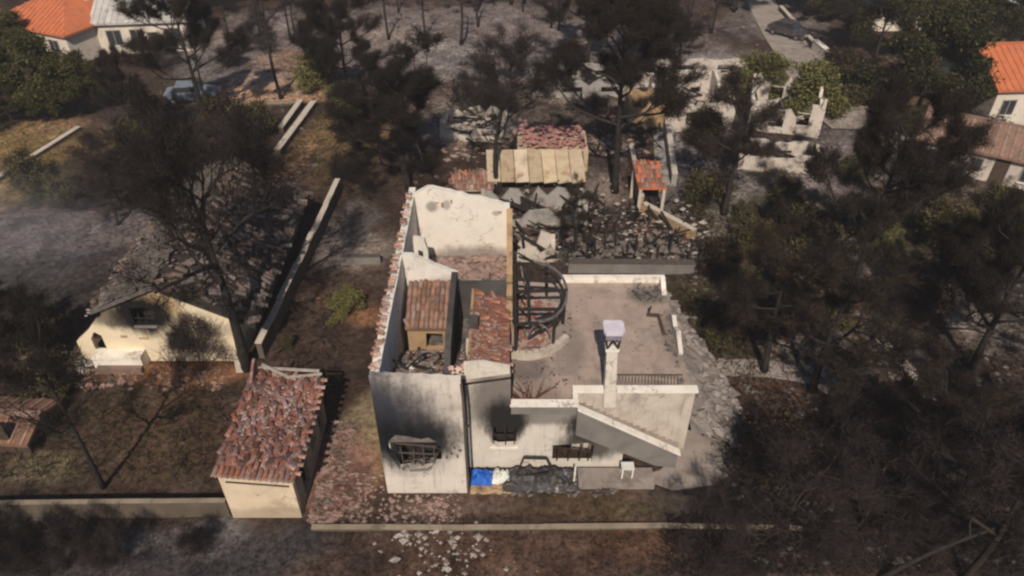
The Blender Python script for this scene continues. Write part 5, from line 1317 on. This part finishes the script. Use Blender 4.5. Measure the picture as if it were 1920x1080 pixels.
LOOK = {'pole': 'slender bare black trunk', 'thin_a': 'thin-crowned charred tree', 'bare_c': 'leafless brown-black tree', 'dense_b': 'dark dense-crowned burnt tree', 'pine_deep': 'deep green pine', 'pine_green': 'yellow-green pine', 'bush_low': 'dusty green-brown leafy shrub', 'bush_scorched': 'scorched brown leafy shrub', 'shrub_burnt': 'black leafless shrub', 'shrub_ash': 'grey-brown leafless shrub'}
USED = set()
def where(key, x, y, s):
    """words that single one shrub out: its look, then what it stands beside"""
    near = sorted(MARKS, key=lambda m: math.hypot(m[0][0] - x, (m[0][1] - y) * 1.4))
    def rel(m):
        dx = x - m[0][0]; dy = (y - m[0][1]) * 1.4
        if abs(dx) > abs(dy) * 2: return 'left of ' if dx < 0 else 'right of '
        if abs(dy) > abs(dx) * 2: return 'in front of ' if dy > 0 else 'behind '
        return ('in front left of ' if dx < 0 else 'in front right of ') if dy > 0 else ('behind left of ' if dx < 0 else 'behind right of ')
    size = 'small ' if s < 58 else ('broad ' if s > 92 else '')
    for m in near[:3]:
        c = [size + LOOK[key] + ' ' + rel(m) + m[1]]
        for k_ in near[:4]:
            if k_ is not m: c.append(size + LOOK[key] + ' ' + rel(m) + m[1] + ' towards ' + k_[1])
        for t in c:
            if t not in USED and len(t.split()) <= 16: USED.add(t); return t
    return None
def tree(key, base, top, wpx, label, name='burnt_tree', cat='tree', group=None, rot=None, tilt=(0, 0), world_pos=None):
    """tree standing where the photograph shows its foot, as tall and wide as it shows there"""
    b = at(*base); b.z = ground_z(b.x, b.y)
    tm, cm, R, T, n = PROTO[key]
    hgt = max(.5, height_at(top, b.y) - b.z) if top is not None else T
    wid = wpx / 2 / FPX * depth_of((b.x, b.y, b.z + hgt * .65))
    sz = hgt / T; sx = wid / R
    sx = min(max(sx, sz * .45), sz * 1.9)
    o = link(name, None, None, tuple(b), (tilt[0], tilt[1], trng.uniform(0, 6.28) if rot is None else rot), (sx, sx, sz), label=label, category=cat)
    if group: o['group'] = group
    link('trunk' if cat == 'tree' else 'stem', tm, o); link('crown' if cat == 'tree' else 'foliage', cm, o)
    return o
def bush(key, base, top, wpx, label, name='shrub', group=None): return tree(key, base, top, wpx, label, name, 'shrub', group)

# the big ones, one by one
tree('bare_a', (462, 690), 215, 340, 'large charred pine with wide bare crown between gabled house and outbuilding')
tree('bare_b', (197, 912), 560, 200, 'slim charred tree leaning left over the burnt yard, rising behind the boundary wall', tilt=(0, -.14), rot=2.6)
tree('dense_a', (775, 352), 78, 270, 'broad dense black pine right behind the tall wing of the burnt house')
tree('bare_b', (935, 362), 70, 200, 'bare forked tree standing at the left end of the cream sheet roof', rot=.3)
tree('dense_b', (1152, 360), -30, 270, 'tall dark pine with a thick black trunk left of the orange-roofed hut')
tree('thin_a', (1352, 400), 145, 175, 'charred pine with tufted crown right of the narrow driveway')
tree('dense_b', (1592, 570), 170, 250, 'tall charred pine with rounded dark crown in the middle of the burnt garden')
tree('dense_a', (1830, 690), 330, 290, 'massive dark scorched tree filling the right of the garden')
tree('thin_a', (1430, 700), 440, 210, 'thin see-through charred tree nearest to the right side of the terrace')
tree('thin_a', (1530, 735), 470, 250, 'thin charred tree standing beside the pale garden path')
tree('haze', (1480, 1020), 850, 300, 'fine-twigged ashen tree at the bottom right of the low garden wall')
tree('haze', (1340, 1050), 930, 190, 'small fine-twigged ashen tree right in front of the curved path')
tree('bare_c', (1800, 1075), 760, 380, 'spreading ashen bare tree in the bottom right corner')
tree('bare_b', (1650, 1090), 820, 200, 'thick black trunk leaning far right across the bottom right', tilt=(0, .75), rot=0.0)
tree('thin_a', (1700, 930), 700, 210, 'scorched tree between the winding garden wall and the bottom right corner')
tree('dense_a', (1900, 930), 600, 260, 'dark scorched tree cut by the right edge of the photo')
tree('haze', (1600, 990), 840, 250, 'ashen twiggy tree left of the leaning black trunk')
tree('dense_b', (30, 735), 545, 200, 'dark burnt tree at the left edge in front of the blue-grey ash')
tree('dense_b', (385, 240), -40, 190, 'dense black-green pine right of the white house')
tree('pole', (405, 245), 40, 40, 'thin bare trunk at the left of the orange soil', rot=0)
tree('pole', (528, 185), -60, 45, 'tall thin bare trunk standing at the edge of the orange soil yard', rot=1)
tree('dense_a', (662, 205), -50, 170, 'dark dense tree at the right end of the orange soil')
tree('dense_b', (255, 270), 95, 95, 'purple-black tree in front of the white house')
tree('bare_c', (965, 190), 60, 190, 'fuzzy brown-black burnt tree above the forked bare tree')
tree('dense_b', (1100, 120), -70, 190, 'dark burnt tree at the top edge left of the tall dark pine')
tree('dense_a', (1210, 140), -30, 150, 'dark burnt tree at the top right of the tall dark pine')
tree('bare_c', (1275, 120), 20, 110, 'sparse burnt tree beside the pale track at the top')
tree('bare_b', (1590, 118), -60, 130, 'curved dark trunk right beside the white lane wall', rot=1.2)
tree('thin_a', (1700, 420), 230, 170, 'charred tree right of the tall rounded dark crown')
tree('haze', (225, 385), 265, 170, 'burnt twiggy thicket tree above the gabled house roof')
tree('bare_c', (215, 420), 290, 150, 'bare brownish tree between dry grass and blue-grey ash')
tree('haze', (450, 345), 225, 170, 'ashen twiggy tree below the orange soil yard')
tree('thin_a', (1080, 480), 345, 70, 'small charred tree stump with twigs right of the courtyard ruin')
tree('shrub_ash', (385, 695), 600, 120, 'pale grey twiggy bush against the right half of the cream gable wall', 'bush', 'shrub')
# green survivors
tree('pine_green', (70, 205), 70, 170, 'green pine with bright rounded clumps below the orange roof', 'pine_tree')
tree('pine_green', (150, 215), 110, 110, 'smaller green pine left of the purple-black tree', 'pine_tree')
tree('pine_deep', (25, 235), 165, 90, 'deep green tree at the left edge above the dry grass', 'pine_tree')
tree('pine_green', (5, 120), 30, 130, 'green tree at the far left under the orange roof', 'pine_tree')
tree('pine_deep', (1715, 215), 15, 205, 'large dark green pine at the upper right', 'pine_tree')
tree('pine_deep', (1640, 110), -30, 140, 'dark green pine right of the lane top', 'pine_tree')
tree('pine_deep', (1860, 100), -20, 120, 'green pine between the yellow house and the far white house', 'pine_tree')
tree('pine_green', (1770, 60), -40, 130, 'yellow-green pine at the top edge below the far white house', 'pine_tree')
tree('pine_deep', (1665, 275), 205, 80, 'dark green tree at the lower end of the white lane wall', 'pine_tree')
tree('pine_deep', (1800, 200), 110, 80, 'dark green tree left of the orange gable roof', 'pine_tree')
bush('bush_olive', (1425, 170), 105, 110, 'olive green bush left of the lane', 'bush')
bush('bush_olive', (1512, 205), 125, 115, 'olive green bush at the lower edge of the lane', 'bush')
bush('bush_olive', (660, 580), 548, 70, 'bright green bush in the dark court beside the tall wing', 'bush')
bush('bush_scorched', (1825, 290), 220, 100, 'round brown-green bush in front of the mottled tile roof', 'bush')
bush('bush_olive', (605, 160), 100, 90, 'yellowish bush at the right end of the orange soil', 'bush')
bush('bush_olive', (1905, 480), 410, 90, 'olive bush at the right edge below the mottled tile roof', 'bush')
bush('bush_olive', (1655, 470), 425, 70, 'small olive bush under the big dark crown', 'bush')

# burnt slope at the top: bare trunks
def on_building(p):
    for (x0, x1, y0, y1) in ((-6.2, 9.6, 19, 35.5), (-13, -7.5, 17.8, 26), (-23.5, -12.5, 26.5, 43), (-5.5, 6, 44.5, 53)):
        if x0 < p.x < x1 and y0 < p.y < y1: return True
    return False
for i in range(40):
    bx = trng.uniform(300, 1420); by = trng.uniform(-28, 95)
    if 1050 < bx < 1230 and by > 40: continue
    w_ = where('pole', bx, by, 70)
    if w_: tree('pole', (bx, by), by - trng.uniform(70, 190), trng.uniform(22, 46), w_, 'bare_tree', 'tree', 'bare trunks on the ash slope')
for i in range(12):
    bx = trng.uniform(280, 1420); by = trng.uniform(-40, 40)
    kk = trng.choice(('thin_a', 'bare_c', 'dense_b')); w_ = where(kk, bx, by, 70) or 'dark burnt tree of the far row along the top edge'
    tree(kk, (bx, by), by - trng.uniform(80, 150), trng.uniform(90, 170), w_, 'burnt_tree', 'tree', 'burnt trees along the top edge')
for i in range(10):
    bx = trng.uniform(1500, 1950); by = trng.uniform(-45, 40)
    kk = trng.choice(('pine_deep', 'pine_green', 'pine_deep', 'thin_a')); w_ = where(kk, bx, by, 70) or 'tree of the mixed green grove in the top right corner'
    tree(kk, (bx, by), by - trng.uniform(60, 110), trng.uniform(90, 150), w_, 'pine_tree', 'tree', 'grove in the top right corner')
for i in range(5):
    bx = trng.uniform(-40, 120); by = trng.uniform(-60, 0)
    kk = 'pine_deep'; w_ = where(kk, bx, by, 70) or 'dark green tree behind the orange roof at the top left'
    tree(kk, (bx, by), by - trng.uniform(60, 90), 120, w_, 'pine_tree', 'tree', 'trees behind the orange roof')
# shrubs
Z = [  # x0, x1, y0, y1, n, keys, size px, label, group
    (1330, 1620, 450, 660, 22, ('bush_low', 'bush_scorched', 'shrub_burnt'), 70, 'scorched low shrub in the burnt garden right of the terrace', 'shrubs right of the terrace'),
    (1600, 1930, 330, 620, 18, ('bush_low', 'bush_scorched', 'shrub_burnt', 'bush_low'), 75, 'scorched low shrub under the dark trees along the right edge', 'shrubs along the right edge'),
    (1400, 1930, 780, 1075, 20, ('shrub_ash', 'shrub_ash', 'shrub_burnt', 'bush_scorched'), 100, 'ashen twiggy shrub in the bottom right of the garden', 'shrubs in the bottom right'),
    (-10, 430, 1010, 1095, 9, ('shrub_burnt', 'shrub_ash', 'shrub_ash'), 80, 'black twiggy shrub on the lane side of the boundary wall', 'shrubs on the lane side'),
    (0, 130, 640, 760, 8, ('shrub_burnt', 'bush_low'), 80, 'black twiggy shrub beside the dark tree at the left edge', 'shrubs at the left edge'),
    (170, 500, 230, 350, 17, ('shrub_burnt', 'shrub_ash', 'bush_low', 'bush_scorched'), 70, 'burnt brown shrub on the slope above the gabled house', 'shrubs above the gabled house'),
    (20, 160, 330, 390, 3, ('bush_low', 'bush_scorched'), 60, 'low shrub at the edge of the dry grass', 'shrubs by the dry grass'),
    (640, 740, 220, 400, 8, ('bush_scorched', 'bush_low', 'shrub_burnt'), 60, 'brown shrub on the dry bank left of the broad dense pine', 'shrubs on the dry bank'),
    (860, 1220, 120, 230, 16, ('shrub_ash', 'shrub_burnt'), 55, 'thin burnt shrub on the ash behind the ruins', 'shrubs behind the ruins'),
    (1280, 1600, 250, 430, 11, ('shrub_burnt', 'shrub_ash', 'bush_low'), 65, 'burnt shrub among the pale ruins at the right', 'shrubs among the pale ruins'),
    (1540, 1820, 130, 330, 14, ('bush_low', 'bush_scorched', 'shrub_burnt'), 65, 'dusty shrub between the lane and the right hand houses', 'shrubs by the right hand houses'),
    (470, 560, 520, 660, 6, ('bush_low', 'bush_scorched'), 40, 'low green-brown shrub along the long pale-topped wall', 'shrubs along the long wall'),
    (880, 1220, 935, 965, 12, ('bush_scorched', 'bush_low'), 48, 'low brown shrub behind the kerb-like garden wall', 'shrubs behind the garden wall'),
    (300, 640, 20, 150, 12, ('shrub_ash', 'shrub_burnt'), 50, 'burnt shrub on the slope above the orange soil', 'shrubs above the orange soil'),
]
for (x0, x1, y0, y1, n, keys, sz, lab, grp) in Z:
    for i in range(n):
        bx = trng.uniform(x0, x1); by = trng.uniform(y0, y1); p = at(bx, by)
        if on_building(p): continue
        s = sz * trng.uniform(.6, 1.3)
        kk = trng.choice(keys); w_ = where(kk, bx, by, s)
        if w_: bush(kk, (bx, by), by - s * .75, s, w_, 'shrub', grp)

# fallen twigs and charred litter: nobody could count it
rs = np.random.RandomState(4)
def litter(name, zones, label, m, L, W):
    Ps = []
    for (x0, x1, y0, y1, n) in zones:
        for _ in range(n):
            p = at(rs.uniform(x0, x1), rs.uniform(y0, y1))
            if on_building(p): continue
            Ps.append((p.x, p.y, ground_z(p.x, p.y) + rs.uniform(.0, .12)))
    P = np.array(Ps); n = len(P); D = rs.normal(size=(n, 3)); D[:, 2] = np.abs(D[:, 2]) * .45; D /= np.linalg.norm(D, axis=1)[:, None]
    V, F = twigs_np(rs, P, D, L * rs.uniform(.3, 1.4, n), W * rs.uniform(.6, 1.4, n))
    o = link(name, np_mesh(name, V, F, M[m]), label=label, kind='stuff', category='litter')
litter('charred_twigs', [(0, 640, 200, 900, 8000), (1250, 1920, 380, 1080, 14000), (300, 1400, 0, 350, 9000)], 'charred twigs littering the burnt ground', 'twig', .7, .016)
litter('burnt_stalks', [(0, 1300, 900, 1080, 5000)], 'short burnt stalks on the ground by the lane', 'twig', .3, .010)
litter('ashen_twigs', [(1250, 1920, 740, 1080, 7000), (300, 1400, 0, 330, 5000), (1280, 1800, 200, 460, 4000)], 'grey ashen twigs on the burnt ground', 'twigpurple', .8, .016)
litter('dry_stalks', [(0, 170, 230, 350, 5000), (590, 700, 200, 360, 3000), (60, 400, 680, 900, 2500)], 'dry stalks on the brown earth', 'olive', .35, .010)

# ------------------------------------------------------------------ drifting smoke over the ash at the left, and the faint haze of the whole site
def volume(name, x0, x1, y0, y1, z0, z1, dens, col, label=None, puff=None):
    mb = MB(); mb.box(x0, x1, y0, y1, z0, z1)
    m = bpy.data.materials.new(name); m.use_nodes = True; t = m.node_tree; t.nodes.clear()
    o = t.nodes.new('ShaderNodeOutputMaterial'); v = t.nodes.new('ShaderNodeVolumePrincipled')
    v.inputs['Color'].default_value = (*col, 1); v.inputs['Density'].default_value = dens; v.inputs['Anisotropy'].default_value = 0.0
    t.links.new(v.outputs[0], o.inputs['Volume'])
    if puff:
        tc = t.nodes.new('ShaderNodeTexCoord'); mp = t.nodes.new('ShaderNodeMapping')
        cx, cy, cz = (x0 + x1) / 2, (y0 + y1) / 2, z0
        mp.inputs['Location'].default_value = (-cx / ((x1 - x0) / 2), -cy / ((y1 - y0) / 2), -cz / (z1 - z0)); mp.inputs['Scale'].default_value = (2 / (x1 - x0), 2 / (y1 - y0), 1 / (z1 - z0))
        t.links.new(tc.outputs['Object'], mp.inputs[0])
        ln = t.nodes.new('ShaderNodeVectorMath'); ln.operation = 'LENGTH'; t.links.new(mp.outputs[0], ln.inputs[0])
        nz = t.nodes.new('ShaderNodeTexNoise'); nz.inputs['Scale'].default_value = .28; nz.inputs['Detail'].default_value = 3; t.links.new(tc.outputs['Object'], nz.inputs['Vector'])
        ad = t.nodes.new('ShaderNodeMath'); ad.operation = 'MULTIPLY_ADD'; t.links.new(nz.outputs['Fac'], ad.inputs[0]); ad.inputs[1].default_value = -1.2; t.links.new(ln.outputs['Value'], ad.inputs[2])
        mr = t.nodes.new('ShaderNodeMapRange'); t.links.new(ad.outputs[0], mr.inputs['Value']); mr.inputs['From Min'].default_value = .38; mr.inputs['From Max'].default_value = -.5
        mr.inputs['To Min'].default_value = 0; mr.inputs['To Max'].default_value = dens
        t.links.new(mr.outputs[0], v.inputs['Density'])
    ob = link(name, mb.mesh(name, m), None, kind='stuff')
    if label: ob['label'] = label
    return ob
S.cycles.volume_step_rate = 4
S.cycles.volume_bounces = 0
volume('smoke', -40, -22.5, 30, 47, .3, 4.5, .075, (.50, .51, .56), 'thin grey smoke drifting over the ash at the left edge', True)
volume('haze', -900, 900, -700, 1700, -2.0, 29.0, .0006, (.85, .80, .82))
